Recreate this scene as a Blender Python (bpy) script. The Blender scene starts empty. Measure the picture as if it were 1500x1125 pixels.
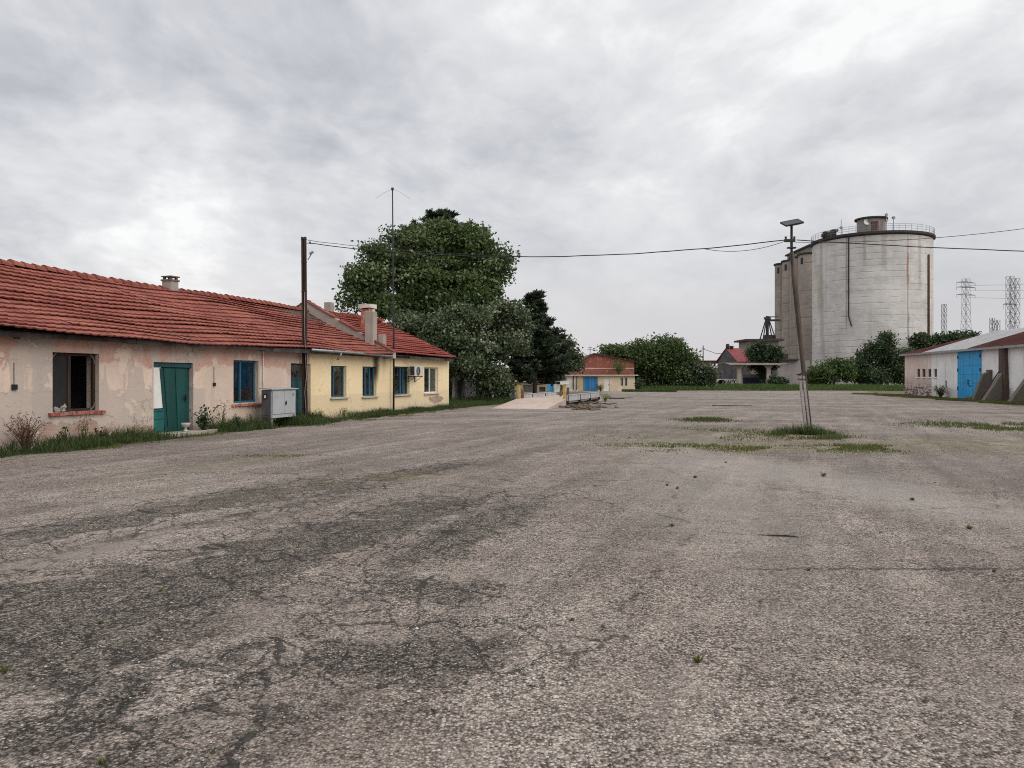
import bpy, math, random
import numpy as np
from mathutils import Vector, Matrix
R = math.radians
SC = bpy.context.scene
COL = SC.collection
random.seed(7)
RNG = np.random.default_rng(11)

# ------------------------------------------------------------------ camera geometry
F, HC, HY = 1127.0, 1.65, 553.0
def P(px, py, Y):                       # a point of the place, read off the photograph at depth Y
    return Vector(((px-750)/F*Y, Y, HC-(py-HY)/F*Y))
def GR(px, py):                         # the ground point seen there
    Y = F*HC/(py-HY)
    return Vector(((px-750)/F*Y, Y, 0))

# ------------------------------------------------------------------ mesh collecting
class MB:
    def __init__(s): s.v=[]; s.f=[]; s.tint=None
    def quad(s,a,b,c,d):
        n=len(s.v); s.v+= [tuple(a),tuple(b),tuple(c),tuple(d)]; s.f.append((n,n+1,n+2,n+3))
    def poly(s,pts):
        n=len(s.v); s.v+=[tuple(p) for p in pts]; s.f.append(tuple(range(n,n+len(pts))))
    def box(s,x0,x1,y0,y1,z0,z1,M=None,jit=0):
        if x0>x1:x0,x1=x1,x0
        if y0>y1:y0,y1=y1,y0
        if z0>z1:z0,z1=z1,z0
        n=len(s.v)
        for z in (z0,z1):
            for (x,y) in ((x0,y0),(x1,y0),(x1,y1),(x0,y1)):
                p=Vector((x+random.uniform(-jit,jit),y+random.uniform(-jit,jit),z+random.uniform(-jit,jit)))
                if M is not None: p=M@p
                s.v.append(tuple(p))
        for f in ((3,2,1,0),(4,5,6,7),(0,1,5,4),(1,2,6,5),(2,3,7,6),(3,0,4,7)):
            s.f.append(tuple(n+i for i in f))
        return s
    def prism(s,pts,vec):               # a flat outline carried along vec
        n=len(s.v); k=len(pts); vec=Vector(vec)
        s.v+=[tuple(p) for p in pts]+[tuple(Vector(p)+vec) for p in pts]
        s.f.append(tuple(range(n+k-1,n-1,-1))); s.f.append(tuple(range(n+k,n+2*k)))
        for i in range(k):
            j=(i+1)%k; s.f.append((n+i,n+j,n+k+j,n+k+i))
        return s
    def tube(s,path,rad,n=8,cap=True):
        path=[Vector(p) for p in path]
        if not isinstance(rad,(list,tuple)): rad=[rad]*len(path)
        b=len(s.v); ref=None
        for i,p in enumerate(path):
            t=(path[min(i+1,len(path)-1)]-path[max(i-1,0)]).normalized()
            if ref is None: ref=Vector((0,0,1)) if abs(t.z)<.9 else Vector((1,0,0))
            u=(ref-t*ref.dot(t)).normalized(); w=t.cross(u); ref=u
            for k in range(n):
                a=2*math.pi*k/n; s.v.append(tuple(p+(u*math.cos(a)+w*math.sin(a))*rad[i]))
        for i in range(len(path)-1):
            for k in range(n):
                k2=(k+1)%n; s.f.append((b+i*n+k,b+i*n+k2,b+(i+1)*n+k2,b+(i+1)*n+k))
        if cap:
            s.f.append(tuple(b+k for k in range(n-1,-1,-1)))
            e=b+(len(path)-1)*n; s.f.append(tuple(e+k for k in range(n)))
        return s
    def lathe(s,prof,n=24,c=(0,0,0),a0=0,a1=2*math.pi,close=True):
        b=len(s.v); m=len(prof); cols=n if close else n+1
        for k in range(cols):
            a=a0+(a1-a0)*k/n
            for r,z in prof: s.v.append((c[0]+r*math.cos(a),c[1]+r*math.sin(a),c[2]+z))
        for k in range(n):
            k2=(k+1)%cols
            for i in range(m-1): s.f.append((b+k*m+i,b+k2*m+i,b+k2*m+i+1,b+k*m+i+1))
        return s
    def ico(s,c,r,jit=.25,sq=(1,1,1)):
        c=Vector(c); n=len(s.v)
        for d in ((1,0,0),(-1,0,0),(0,1,0),(0,-1,0),(0,0,1),(0,0,-1)):
            q=r*(1+random.uniform(-jit,jit))
            s.v.append((c.x+d[0]*q*sq[0]+random.uniform(-jit,jit)*r*.5,c.y+d[1]*q*sq[1]+random.uniform(-jit,jit)*r*.5,c.z+d[2]*q*sq[2]))
        for f in ((0,2,4),(2,1,4),(1,3,4),(3,0,4),(2,0,5),(1,2,5),(3,1,5),(0,3,5)): s.f.append(tuple(n+i for i in f))
        return s
    def build(s,name,mat,parent=None,smooth=False,bevel=0,label=None):
        me=bpy.data.meshes.new(name); me.from_pydata(s.v,[],s.f); me.update()
        return finish(me,name,mat,parent,smooth,bevel,label,s.tint)
def finish(me,name,mat,parent=None,smooth=False,bevel=0,label=None,tint=None):
    o=bpy.data.objects.new(name,me); COL.objects.link(o)
    me.materials.append(mat)
    if tint is not None:
        at=me.attributes.new('tint','FLOAT','POINT'); at.data.foreach_set('value',np.asarray(tint,dtype=np.float32))
    if smooth:
        me.polygons.foreach_set('use_smooth',[True]*len(me.polygons))
        if smooth=='auto':
            try: me.set_sharp_from_angle(angle=R(35))
            except Exception: pass
    if bevel:
        md=o.modifiers.new('bev','BEVEL'); md.width=bevel; md.segments=2; md.limit_method='ANGLE'; md.angle_limit=R(40)
    if parent is not None: o.parent=parent
    if label: o['label']=label
    return o
def np_mesh(name,V,nper,mat,parent=None,tint=None,label=None):   # V: (k*nper,3), every nper verts a face
    k=len(V)//nper
    me=bpy.data.meshes.new(name); me.vertices.add(len(V)); me.vertices.foreach_set('co',np.ascontiguousarray(V,dtype=np.float32).ravel())
    me.loops.add(len(V)); me.loops.foreach_set('vertex_index',np.arange(len(V),dtype=np.int32))
    me.polygons.add(k); me.polygons.foreach_set('loop_start',np.arange(0,len(V),nper,dtype=np.int32))
    me.polygons.foreach_set('loop_total',np.full(k,nper,dtype=np.int32))
    me.update(calc_edges=True); me.validate()
    return finish(me,name,mat,parent,tint=tint,label=label)
def tag(o,label,cat,group=None):
    o['label']=label; o['category']=cat
    if group: o['group']=group
    return o
def thing(name,label,cat,loc=(0,0,0),rz=0,group=None):
    o=bpy.data.objects.new(name,None); COL.objects.link(o); o.empty_display_size=.2
    o.location=loc; o.rotation_euler=(0,0,rz)
    return tag(o,label,cat,group)
def structure(o): o['kind']='structure'; return o
def stuff(o,label=None,cat=None):
    o['kind']='stuff'
    if label: o['label']=label
    if cat: o['category']=cat
    return o
def copy_tree(o,parent=None):
    c=o.copy(); COL.objects.link(c)
    if parent is not None: c.parent=parent
    for ch in list(o.children): copy_tree(ch,c)
    return c

# ------------------------------------------------------------------ materials
class NT:
    def __init__(s,name):
        s.m=bpy.data.materials.new(name); s.m.use_nodes=True; s.t=s.m.node_tree; s.t.nodes.clear()
        s.out=s.t.nodes.new('ShaderNodeOutputMaterial'); s._co=None
    def put(s,sock,v):
        if v is None: return
        if isinstance(v,bpy.types.NodeSocket): s.t.links.new(v,sock)
        else:
            if sock.type=='RGBA' and len(v)==3: v=(*v,1)
            sock.default_value=v
    def nd(s,typ,ins=None,**kw):
        n=s.t.nodes.new(typ)
        for k,v in kw.items(): setattr(n,k,v)
        for k,v in (ins or {}).items(): s.put(n.inputs[k],v)
        return n
    @property
    def co(s):
        if s._co is None: s._co=s.nd('ShaderNodeTexCoord').outputs['Object']
        return s._co
    def map(s,v,scale=(1,1,1),rot=(0,0,0),loc=(0,0,0)):
        return s.nd('ShaderNodeMapping',{'Vector':v,'Scale':scale,'Rotation':rot,'Location':loc}).outputs[0]
    def noise(s,v,scale,detail=4,rough=.55,dist=0,out=0):
        return s.nd('ShaderNodeTexNoise',{'Vector':v,'Scale':scale,'Detail':detail,'Roughness':rough,'Distortion':dist}).outputs[out]
    def voro(s,v,scale,out='Distance',feature='F1',rnd=1):
        return s.nd('ShaderNodeTexVoronoi',{'Vector':v,'Scale':scale,'Randomness':rnd},feature=feature).outputs[out]
    def mt(s,op,a,b=None,c=None,clamp=False):
        n=s.nd('ShaderNodeMath',operation=op,use_clamp=clamp)
        for i,v in enumerate((a,b,c)):
            if v is not None: s.put(n.inputs[i],v)
        return n.outputs[0]
    def vm(s,op,a,b=None):
        n=s.nd('ShaderNodeVectorMath',operation=op); s.put(n.inputs[0],a); s.put(n.inputs[1],b)
        return n.outputs['Value'] if op in ('LENGTH','DOT_PRODUCT','DISTANCE') else n.outputs[0]
    def mix(s,f,a,b,blend='MIX'):
        n=s.nd('ShaderNodeMix',data_type='RGBA',blend_type=blend); s.put(n.inputs[0],f); s.put(n.inputs[6],a); s.put(n.inputs[7],b)
        return n.outputs[2]
    def ss(s,v,lo,hi,a=0.,b=1.):
        return s.nd('ShaderNodeMapRange',{'Value':v,'From Min':lo,'From Max':hi,'To Min':a,'To Max':b},interpolation_type='SMOOTHSTEP').outputs[0]
    def sep(s,v): return s.nd('ShaderNodeSeparateXYZ',{0:v}).outputs
    def comb(s,x,y,z): return s.nd('ShaderNodeCombineXYZ',{0:x,1:y,2:z}).outputs[0]
    def attr(s,n): return s.nd('ShaderNodeAttribute',attribute_name=n).outputs['Fac']
    def bump(s,h,strength=.5,dist=.02,normal=None):
        return s.nd('ShaderNodeBump',{'Height':h,'Strength':strength,'Distance':dist,'Normal':normal}).outputs[0]
    def scale(s,col,f): return s.mix(1.0,col,s.comb3(f),'MULTIPLY')
    def comb3(s,f): return s.nd('ShaderNodeCombineColor',{0:f,1:f,2:f}).outputs[0]
    def done(s,col,rough=.85,metal=0,normal=None,spec=.35,shader=None):
        if shader is None:
            n=s.nd('ShaderNodeBsdfPrincipled',{'Base Color':col,'Roughness':rough,'Metallic':metal,'Normal':normal,'Specular IOR Level':spec})
            shader=n.outputs[0]
        s.t.links.new(shader,s.out.inputs[0]); return s.m

def simple(name,c,rough=.7,metal=0,var=.25,vs=3.,bump=.15,dirt=None,dirt_amt=.5,ds=2.2,spec=.35,bs=30.):
    g=NT(name); n=g.noise(g.co,vs,5,.6)
    f=g.ss(n,.25,.75,1-var,1+var)
    col=g.scale(g.mix(0,c,c),f)
    if dirt: col=g.mix(g.mt('MULTIPLY',g.ss(g.noise(g.map(g.co,(1,1,.45)),ds,7,.65,.4),.48,.68),dirt_amt),col,dirt)
    nb=g.bump(g.noise(g.co,bs,4,.6),bump,.02) if bump else None
    return g.done(col,rough,metal,nb,spec)

def mat_asphalt():
    g=NT('weathered_asphalt'); co=g.co; xyz=g.sep(co)
    rot=g.map(co,(1,1,1),(0,0,R(22)))                       # along the yard
    nd=g.noise(co,.8,6,.65,0,1)
    wob=g.vm('ADD',co,g.vm('MULTIPLY',g.vm('SUBTRACT',nd,(.5,.5,.5)),(1.3,1.3,0)))
    def srot(px,py,rl,rw,ang,lo=1.2,hi=.2):
        c=GR(px,py)
        r=g.map(g.vm('SUBTRACT',wob,(c.x,c.y,0)),(1,1,0),(0,0,R(ang)))
        q=g.vm('MULTIPLY',r,(1/rw,1/rl,0))
        return g.ss(g.vm('LENGTH',q),lo,hi)
    # worn zones whose pale crust has come off and shows the dark chippings
    zone=None
    for sp in [(120,910,2.6,2.4,30),(300,850,3.4,1.4,25),(480,790,4.4,1.2,24),(20,1020,1.2,1.5,20),(560,945,.5,1.5,0),(640,972,.30,.8,0),(720,765,2.8,.55,24),(330,740,4.5,1.3,25),(560,700,4.0,.5,24),(640,870,.5,.7,25)]:
        v=srot(*sp); zone=v if zone is None else g.mt('MAXIMUM',zone,v)
    # plates of crust left standing
    plate=None
    for sp in [(440,870,.95,.26,24),(395,920,.5,.14,28),(590,905,.42,.75,0),(660,930,.28,.6,0),(500,905,.4,.2,30),(430,945,.28,.22,25),(60,1015,.22,.35,20),(520,820,1.3,.25,24),(230,770,3,.3,27)]:
        v=srot(*sp); plate=v if plate is None else g.mt('MAXIMUM',plate,v)
    n1=g.noise(g.map(rot,(1,.4,1)),.7,8,.66,.3)
    n2=g.noise(co,2.6,9,.74,.4); n3=g.noise(co,9,6,.75); n4=g.noise(co,26,4,.8)
    m=g.mt('ADD',g.mt('MULTIPLY',zone,.40),g.mt('MULTIPLY',g.mt('SUBTRACT',n1,.5),.85))
    m=g.mt('ADD',m,g.mt('ADD',g.mt('MULTIPLY',g.mt('SUBTRACT',n2,.5),.85),g.mt('ADD',g.mt('MULTIPLY',g.mt('SUBTRACT',n3,.5),.75),g.mt('MULTIPLY',g.mt('SUBTRACT',n4,.5),.50))))
    m=g.mt('SUBTRACT',m,g.mt('MULTIPLY',plate,.42))
    dark=g.ss(m,.23,.35)
    soft=g.ss(m,-.1,.5)
    # chippings of three sizes
    o2=g.vm('ADD',co,(3.3,7.1,0)); o3=g.vm('ADD',co,(13.3,2.1,0))
    c1=g.nd('ShaderNodeTexVoronoi',{'Vector':co,'Scale':58}); v1=g.sep(c1.outputs['Color'])[0]; d1=c1.outputs['Distance']
    v2=g.sep(g.voro(o2,105,'Color'))[0]; v0=g.sep(g.voro(o2,21,'Color'))[0]
    c3=g.nd('ShaderNodeTexVoronoi',{'Vector':o3,'Scale':44}); v3=g.sep(c3.outputs['Color'])[0]; d3=c3.outputs['Distance']
    crust=g.mix(g.ss(g.noise(co,.30,6,.62),.3,.7),(.258,.215,.183),(.362,.309,.264))
    crust=g.mix(g.ss(g.noise(g.map(rot,(1,.5,1)),1.1,7,.7),.42,.68,0,.7),crust,(.215,.170,.142))
    crust=g.mix(g.ss(g.noise(co,.14,5,.65,.3),.48,.64,0,.6),crust,(.205,.165,.143))
    crust=g.mix(g.ss(n2,.52,.68,0,.45),crust,(.28,.236,.192))
    tarr=g.mix(g.noise(co,1.7,6,.65),(.135,.114,.094),(.262,.222,.184))
    col=g.mix(dark,crust,tarr)
    grain=g.mt('ADD',g.mt('MULTIPLY',v1,1.15),g.mt('ADD',g.mt('MULTIPLY',v2,.60),g.mt('MULTIPLY',v0,.18)))
    grain=g.mt('ADD',grain,g.mt('ADD',g.mt('MULTIPLY',g.mt('SUBTRACT',n4,.5),.9),g.mt('MULTIPLY',g.mt('SUBTRACT',n3,.5),.45)))
    grain=g.mt('MAXIMUM',g.mt('ADD',g.mt('MULTIPLY',g.mt('SUBTRACT',grain,.965),1.28),1.0),.16)
    amt=g.mt('MAXIMUM',g.ss(g.noise(co,.9,5,.65),.32,.62,.50,1.0),dark)
    col=g.mix(amt,col,g.scale(col,grain))
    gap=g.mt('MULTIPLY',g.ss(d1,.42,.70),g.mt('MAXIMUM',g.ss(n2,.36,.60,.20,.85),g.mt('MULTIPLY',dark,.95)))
    col=g.mix(gap,col,g.scale(col,.25))  # shading of the gaps between stones, put into the colour
    chips=g.mt('MULTIPLY',g.ss(v3,.90,.93),g.ss(d3,.40,.28))
    chips=g.mt('MULTIPLY',chips,g.ss(g.noise(co,1.4,3),.34,.55,.35,1))
    col=g.mix(g.mt('MULTIPLY',chips,.9),col,(.66,.62,.57))
    pits=g.mt('MULTIPLY',g.ss(v3,.15,.11),g.ss(d3,.44,.24))
    col=g.mix(g.mt('MULTIPLY',pits,.85),col,(.026,.024,.022))
    # crazing inside the worn zones, one long crack at the right
    cw=g.vm('ADD',co,g.vm('MULTIPLY',g.vm('SUBTRACT',g.noise(co,4,6,.75,0,1),(.5,.5,.5)),(.34,.34,0)))
    e1=g.voro(g.map(cw,(1,.7,1),(0,0,R(22))),3.1,'Distance','DISTANCE_TO_EDGE')
    wid=g.ss(n3,.35,.7,.002,.022)
    craz=g.mt('MULTIPLY',g.ss(g.mt('SUBTRACT',e1,wid),.013,0),g.mt('MULTIPLY',g.ss(zone,.04,.3),g.ss(n1,.36,.46)))
    e2=g.voro(g.map(cw,(1,1,1),(0,0,.4),(1.2,3,0)),.26,'Distance','DISTANCE_TO_EDGE')
    big=g.mt('MULTIPLY',g.ss(e2,.006,.0005),g.mt('MULTIPLY',g.ss(n2,.48,.58),.5))
    lc=GR(1290,833); dl=g.mt('ABSOLUTE',g.mt('SUBTRACT',g.sep(cw)[1],lc.y))
    line=g.mt('MULTIPLY',g.ss(dl,.05,.006),g.mt('MULTIPLY',g.ss(g.mt('ABSOLUTE',g.mt('SUBTRACT',xyz[0],lc.x)),1.6,1.0),g.ss(n3,.40,.60,.0,.75)))
    lc2=GR(352,1090); dl=g.mt('ABSOLUTE',g.mt('SUBTRACT',g.sep(cw)[0],lc2.x))
    line2=g.mt('MULTIPLY',g.ss(dl,.022,.006),g.ss(g.mt('ABSOLUTE',g.mt('SUBTRACT',xyz[1],lc2.y)),.5,.3))
    cr=g.mt('MAXIMUM',g.mt('MAXIMUM',craz,big),g.mt('MAXIMUM',line,line2))
    col=g.mix(g.mt('MULTIPLY',cr,.85),col,(.034,.031,.027))
    stk=g.noise(g.map(rot,(1.5,.10,1)),1.0,7,.70,.3)
    col=g.scale(col,g.ss(stk,.30,.70,.78,1.22))
    stk2=g.noise(g.map(rot,(.6,.09,1),(0,0,0),(5,2,0)),1.0,6,.66,.4)
    col=g.mix(g.ss(stk2,.50,.66,0,.5),col,g.scale(col,.70))
    # moss and dust
    ms=g.mt('MULTIPLY',g.ss(g.noise(g.map(rot,(1,.45,1)),.42,8,.72),.58,.72),g.ss(n3,.4,.6))
    col=g.mix(g.mt('MULTIPLY',ms,.40),col,(.150,.140,.075))
    def moss(px,py,rl,rw,ang,c,a):
        nonlocal col
        f=g.mt('MULTIPLY',srot(px,py,rl,rw,ang),g.ss(g.mt('ADD',n2,g.mt('MULTIPLY',n3,.6)),.70,.92))
        col=g.mix(g.mt('MULTIPLY',f,a),col,c)
    moss(1245,657,2.2,1.5,80,(.13,.14,.040),.9); moss(1095,657,1.7,1.3,80,(.19,.14,.05),.8); moss(985,652,2.5,1.7,80,(.17,.16,.07),.8)
    moss(1060,635,5,4,80,(.19,.175,.08),.55); moss(598,698,.8,.7,0,(.19,.15,.05),.8); moss(1440,650,3,3.5,80,(.16,.155,.06),.8); moss(330,680,3,.6,25,(.17,.16,.07),.55)
    moss(440,715,2.4,.5,25,(.17,.15,.07),.45); moss(1190,648,1.2,3.6,80,(.19,.13,.08),.7)
    # paler dusty far side and washed out streaks
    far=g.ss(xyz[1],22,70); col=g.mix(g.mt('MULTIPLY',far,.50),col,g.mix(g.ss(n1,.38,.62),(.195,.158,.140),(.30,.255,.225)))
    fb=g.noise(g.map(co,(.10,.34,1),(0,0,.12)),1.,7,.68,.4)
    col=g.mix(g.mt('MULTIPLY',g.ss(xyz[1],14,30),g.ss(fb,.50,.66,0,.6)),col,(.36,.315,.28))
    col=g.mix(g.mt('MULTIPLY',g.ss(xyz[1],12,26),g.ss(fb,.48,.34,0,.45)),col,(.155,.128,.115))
    col=g.mix(g.mt('MULTIPLY',srot(1215,705,7,1.3,-14),.5),col,(.40,.365,.325))
    col=g.mix(g.mt('MULTIPLY',srot(90,815,2.2,.42,30),.6),col,(.275,.232,.20))
    col=g.mix(g.mt('MULTIPLY',srot(1020,705,7,1.4,6),.40),col,(.37,.335,.295))
    col=g.mix(g.mt('MULTIPLY',srot(1420,690,4,2.6,60),.35),col,(.17,.145,.135))
    h=g.mt('ADD',g.mt('MULTIPLY',d1,-1.0),g.mt('MULTIPLY',v1,.45))
    h=g.mt('ADD',h,g.mt('MULTIPLY',chips,.5)); h=g.mt('SUBTRACT',h,g.mt('MULTIPLY',cr,2.5)); h=g.mt('ADD',h,g.mt('MULTIPLY',g.ss(m,.40,.19),1.3))
    h=g.mt('ADD',h,g.mt('MULTIPLY',n2,1.2))
    nb=g.bump(h,.9,.018)
    return g.done(col,.9,0,nb,.25)

def mat_plaster(kind):
    g=NT('plaster_'+kind); co=g.co; x,y,z=g.sep(co)[:3]
    n1=g.noise(g.map(co,(1,1,.8)),.75,8,.62,.5); n2=g.noise(co,2.4,8,.66,.5); n3=g.noise(co,9,6,.6); 
    streak=g.noise(g.map(co,(3.2,3.2,.22)),1.0,6,.6)
    if kind=='pink':
        base=g.mix(g.ss(n1,.35,.62),(.58,.46,.38),(.72,.565,.46))                     # pale washed lime
        pink=g.mix(g.ss(n2,.3,.7),(.46,.27,.215),(.56,.36,.29))
        top=g.ss(g.mt('ADD',z,g.mt('ADD',g.mt('MULTIPLY',g.mt('SUBTRACT',n2,.5),1.1),g.mt('MULTIPLY',g.mt('SUBTRACT',n1,.5),1.6))),1.86,1.98)
        top=g.mt('MULTIPLY',top,g.ss(n2,.30,.42,.55,1))
        col=g.mix(top,base,pink)
        grey=g.mt('MULTIPLY',g.ss(g.mt('ADD',g.mt('MULTIPLY',n1,.7),g.mt('MULTIPLY',streak,.55)),.625,.655),g.ss(x,7.6,5.2,.55,1))
        low=g.mt('MULTIPLY',g.ss(g.mt('ADD',z,g.mt('MULTIPLY',n2,.35)),1.52,1.46),g.ss(x,6.9,6.6))
        grey=g.mt('MAXIMUM',grey,g.mt('MULTIPLY',low,.9))
        col=g.mix(g.mt('MULTIPLY',grey,.9),col,g.mix(n3,(.44,.365,.315),(.54,.455,.395)))
        # smooth cement repair bands
        for xx,ww in ((6.02,.22),(9.35,.16),(1.1,.35),(-2.,.3)):
            b=g.ss(g.mt('ABSOLUTE',g.mt('SUBTRACT',g.mt('ADD',x,g.mt('MULTIPLY',g.mt('SUBTRACT',n2,.5),.35)),xx)),ww,ww*.82)
            col=g.mix(g.mt('MULTIPLY',b,.8),col,(.45,.385,.34))
        hole=g.ss(g.noise(g.vm('ADD',co,(4,0,9)),1.1,8,.7,.3),.56,.585)
        col=g.mix(g.mt('MULTIPLY',hole,.75),col,(.66,.545,.45))
        damp=g.ss(g.mt('ADD',z,g.mt('MULTIPLY',n2,.7)),.85,.35)
        col=g.mix(g.mt('MULTIPLY',damp,.5),col,(.30,.22,.175))
        br_spots=[(1.9,.28,1.1,.34),(11.1,.62,1.0,.42),(4.0,.12,.9,.2),(5.0,.05,1.2,.2)]
    else:
        base=g.mix(g.ss(n1,.3,.7),(.80,.635,.385),(.86,.715,.46))
        col=g.mix(g.ss(streak,.52,.75,0,.45),base,(.56,.47,.30))
        low=g.ss(g.mt('ADD',z,g.mt('MULTIPLY',g.mt('SUBTRACT',n2,.5),.16)),1.0,.93)
        col=g.mix(g.mt('MULTIPLY',low,.75),col,(.70,.565,.37))
        damp=g.ss(g.mt('ADD',z,g.mt('MULTIPLY',n2,.9)),.82,.42)
        col=g.mix(g.mt('MULTIPLY',damp,.75),col,(.24,.20,.155))
        peel=g.mt('MULTIPLY',g.ss(g.mt('ADD',n2,g.mt('MULTIPLY',z,-.22)),.46,.5),g.ss(x,18.6,19.4))
        col=g.mix(g.mt('MULTIPLY',peel,.8),col,(.50,.45,.38))
        # dark run-off under the broken eave
        dx=g.mt('ADD',g.mt('SUBTRACT',x,18.0),g.mt('MULTIPLY',g.mt('SUBTRACT',n2,.5),.5))
        run=g.mt('MULTIPLY',g.ss(g.mt('ABSOLUTE',dx),.50,.06),g.ss(g.mt('ADD',z,g.mt('MULTIPLY',streak,1.5)),1.9,2.9))
        col=g.mix(g.mt('MULTIPLY',run,.92),col,(.055,.040,.032))
        run2=g.mt('MULTIPLY',g.ss(g.mt('ABSOLUTE',g.mt('ADD',dx,-.75)),.3,.06),g.ss(z,.9,2.7,0,.55))
        col=g.mix(run2,col,(.42,.33,.27))
        br_spots=[(24.9,.5,.9,.22)]
    bk=g.nd('ShaderNodeTexBrick',{'Vector':g.nd('ShaderNodeCombineXYZ',{0:x,1:z,2:0}).outputs[0],'Color1':(.33,.14,.10,1),'Color2':(.44,.24,.18,1),'Mortar':(.36,.31,.27,1),'Scale':1,'Mortar Size':.010,'Brick Width':.24,'Row Height':.075})
    bm=None
    for cx,cz,rx,rz in br_spots:
        q=g.vm('LENGTH',g.comb(g.mt('DIVIDE',g.mt('SUBTRACT',x,cx),rx),g.mt('DIVIDE',g.mt('SUBTRACT',z,cz),rz),0))
        f=g.ss(g.mt('ADD',q,g.mt('MULTIPLY',g.mt('SUBTRACT',n2,.5),2.4)),1.0,.88)
        bm=f if bm is None else g.mt('MAXIMUM',bm,f)
    col=g.mix(bm,col,g.mix(g.ss(n2,.42,.62,.25,.9),bk.outputs[0],(.44,.35,.29)))
    crk=g.mt('MULTIPLY',g.ss(g.voro(g.vm('ADD',co,g.vm('MULTIPLY',g.noise(co,3,4,.6,0,1),(.5,.5,.5))),.8,'Distance','DISTANCE_TO_EDGE'),.008,.001),g.ss(n1,.5,.6))
    col=g.mix(g.mt('MULTIPLY',crk,.6),col,(.13,.10,.085))
    h=g.mt('ADD',g.mt('MULTIPLY',n3,.4),g.mt('MULTIPLY',n2,.6)); h=g.mt('SUBTRACT',h,g.mt('MULTIPLY',bm,.5)); h=g.mt('SUBTRACT',h,g.mt('MULTIPLY',crk,.3))
    if kind=='pink': h=g.mt('SUBTRACT',g.mt('ADD',h,g.mt('MULTIPLY',hole,.35)),g.mt('MULTIPLY',g.mt('MAXIMUM',grey,0.),.3))
    return g.done(col,.92,0,g.bump(h,.55,.03),.2)

def mat_tile(name='clay_roof_tile',c1=(.180,.049,.036),c2=(.320,.102,.072),moss=.35):
    g=NT(name); co=g.co; t=g.attr('tint')
    col=g.mix(t,c1,c2)
    col=g.mix(g.ss(g.noise(co,.7,6,.65),.42,.68,0,.5),col,(.19,.055,.042))
    col=g.mix(g.ss(g.noise(co,6,6,.7),.55,.72,0,moss),col,(.075,.055,.042))
    col=g.mix(g.ss(g.noise(co,2.5,6,.7),.60,.70,0,.3),col,(.27,.13,.10))
    col=g.mix(g.ss(g.noise(g.map(co,(.5,1,1)),.9,6,.65,.3),.50,.66,0,.42),col,(c2[0]*1.18,c2[1]*1.5,c2[2]*1.5))
    col=g.mix(g.ss(g.noise(g.map(co,(2.2,.25,.25)),1.,6,.7),.56,.72,0,.45),col,(.085,.040,.032))
    return g.done(col,.85,0,g.bump(g.noise(co,40,3),.3,.01),.25)

def mat_leaf(name,c1,c2,c3,trans=.3,spec=.5,rough=.45):
    g=NT(name); t=g.attr('tint')
    col=g.mix(g.ss(t,0,.75),c1,c2); col=g.mix(g.ss(t,.75,1.0),col,c3)
    p=g.nd('ShaderNodeBsdfPrincipled',{'Base Color':col,'Roughness':rough,'Specular IOR Level':spec}).outputs[0]
    tr=g.nd('ShaderNodeBsdfTranslucent',{'Color':g.mix(.5,col,(.10,.14,.02))}).outputs[0]
    mx=g.nd('ShaderNodeMixShader',{0:trans,1:p,2:tr}).outputs[0]
    return g.done(None,shader=mx)

def mat_concrete(name,c,bands=0,stain=(.16,.14,.12),amt=.5,scale=1.,vert=.25,pale=None):
    g=NT(name); co=g.co; x,y,z=g.sep(co)[:3]
    n1=g.noise(co,.35*scale,8,.65,.4); n2=g.noise(co,1.8*scale,8,.65,.3); st=g.noise(g.map(co,(1.4*scale,1.4*scale,.05*scale)),1.,6,.65)
    col=g.scale(g.mix(0,c,c),g.ss(g.mt('ADD',g.mt('MULTIPLY',n1,.6),g.mt('MULTIPLY',n2,.4)),.3,.7,.78,1.2))
    if pale: col=g.mix(g.ss(n2,.55,.7,0,.6),col,pale)
    col=g.mix(g.mt('MULTIPLY',g.ss(st,.52,.72),amt),col,stain)
    h=n2
    if bands:
        w=g.mt('ADD',z,g.mt('MULTIPLY',g.noise(co,.25,3),.5))
        fr=g.mt('FRACT',g.mt('DIVIDE',w,bands))
        ln=g.ss(g.mt('ABSOLUTE',g.mt('SUBTRACT',g.mt('ADD',fr,g.mt('MULTIPLY',g.mt('SUBTRACT',n2,.5),.25)),.5)),.11,.01)
        bv=g.noise(g.map(co,(.18,.18,1/bands*.9)),1.,5,.7)
        ln=g.mt('MULTIPLY',ln,g.ss(g.noise(g.map(co,(.35,.35,1.2)),1.,5,.6),.4,.62))
        col=g.mix(g.mt('MULTIPLY',ln,.38),col,stain)
        col=g.mix(g.mt('MULTIPLY',g.ss(bv,.50,.70),amt*.8),col,(c[0]*.55,c[1]*.58,c[2]*.52))
        h=g.mt('SUBTRACT',h,ln)
    return g,col,g.bump(h,.4,.05*max(1,bands*2)),(x,y,z),n2,st
def concrete(*a,**k):
    g,col,nb,_,_,_=mat_concrete(*a,**k); return g.done(col,.9,0,nb,.25)

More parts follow.
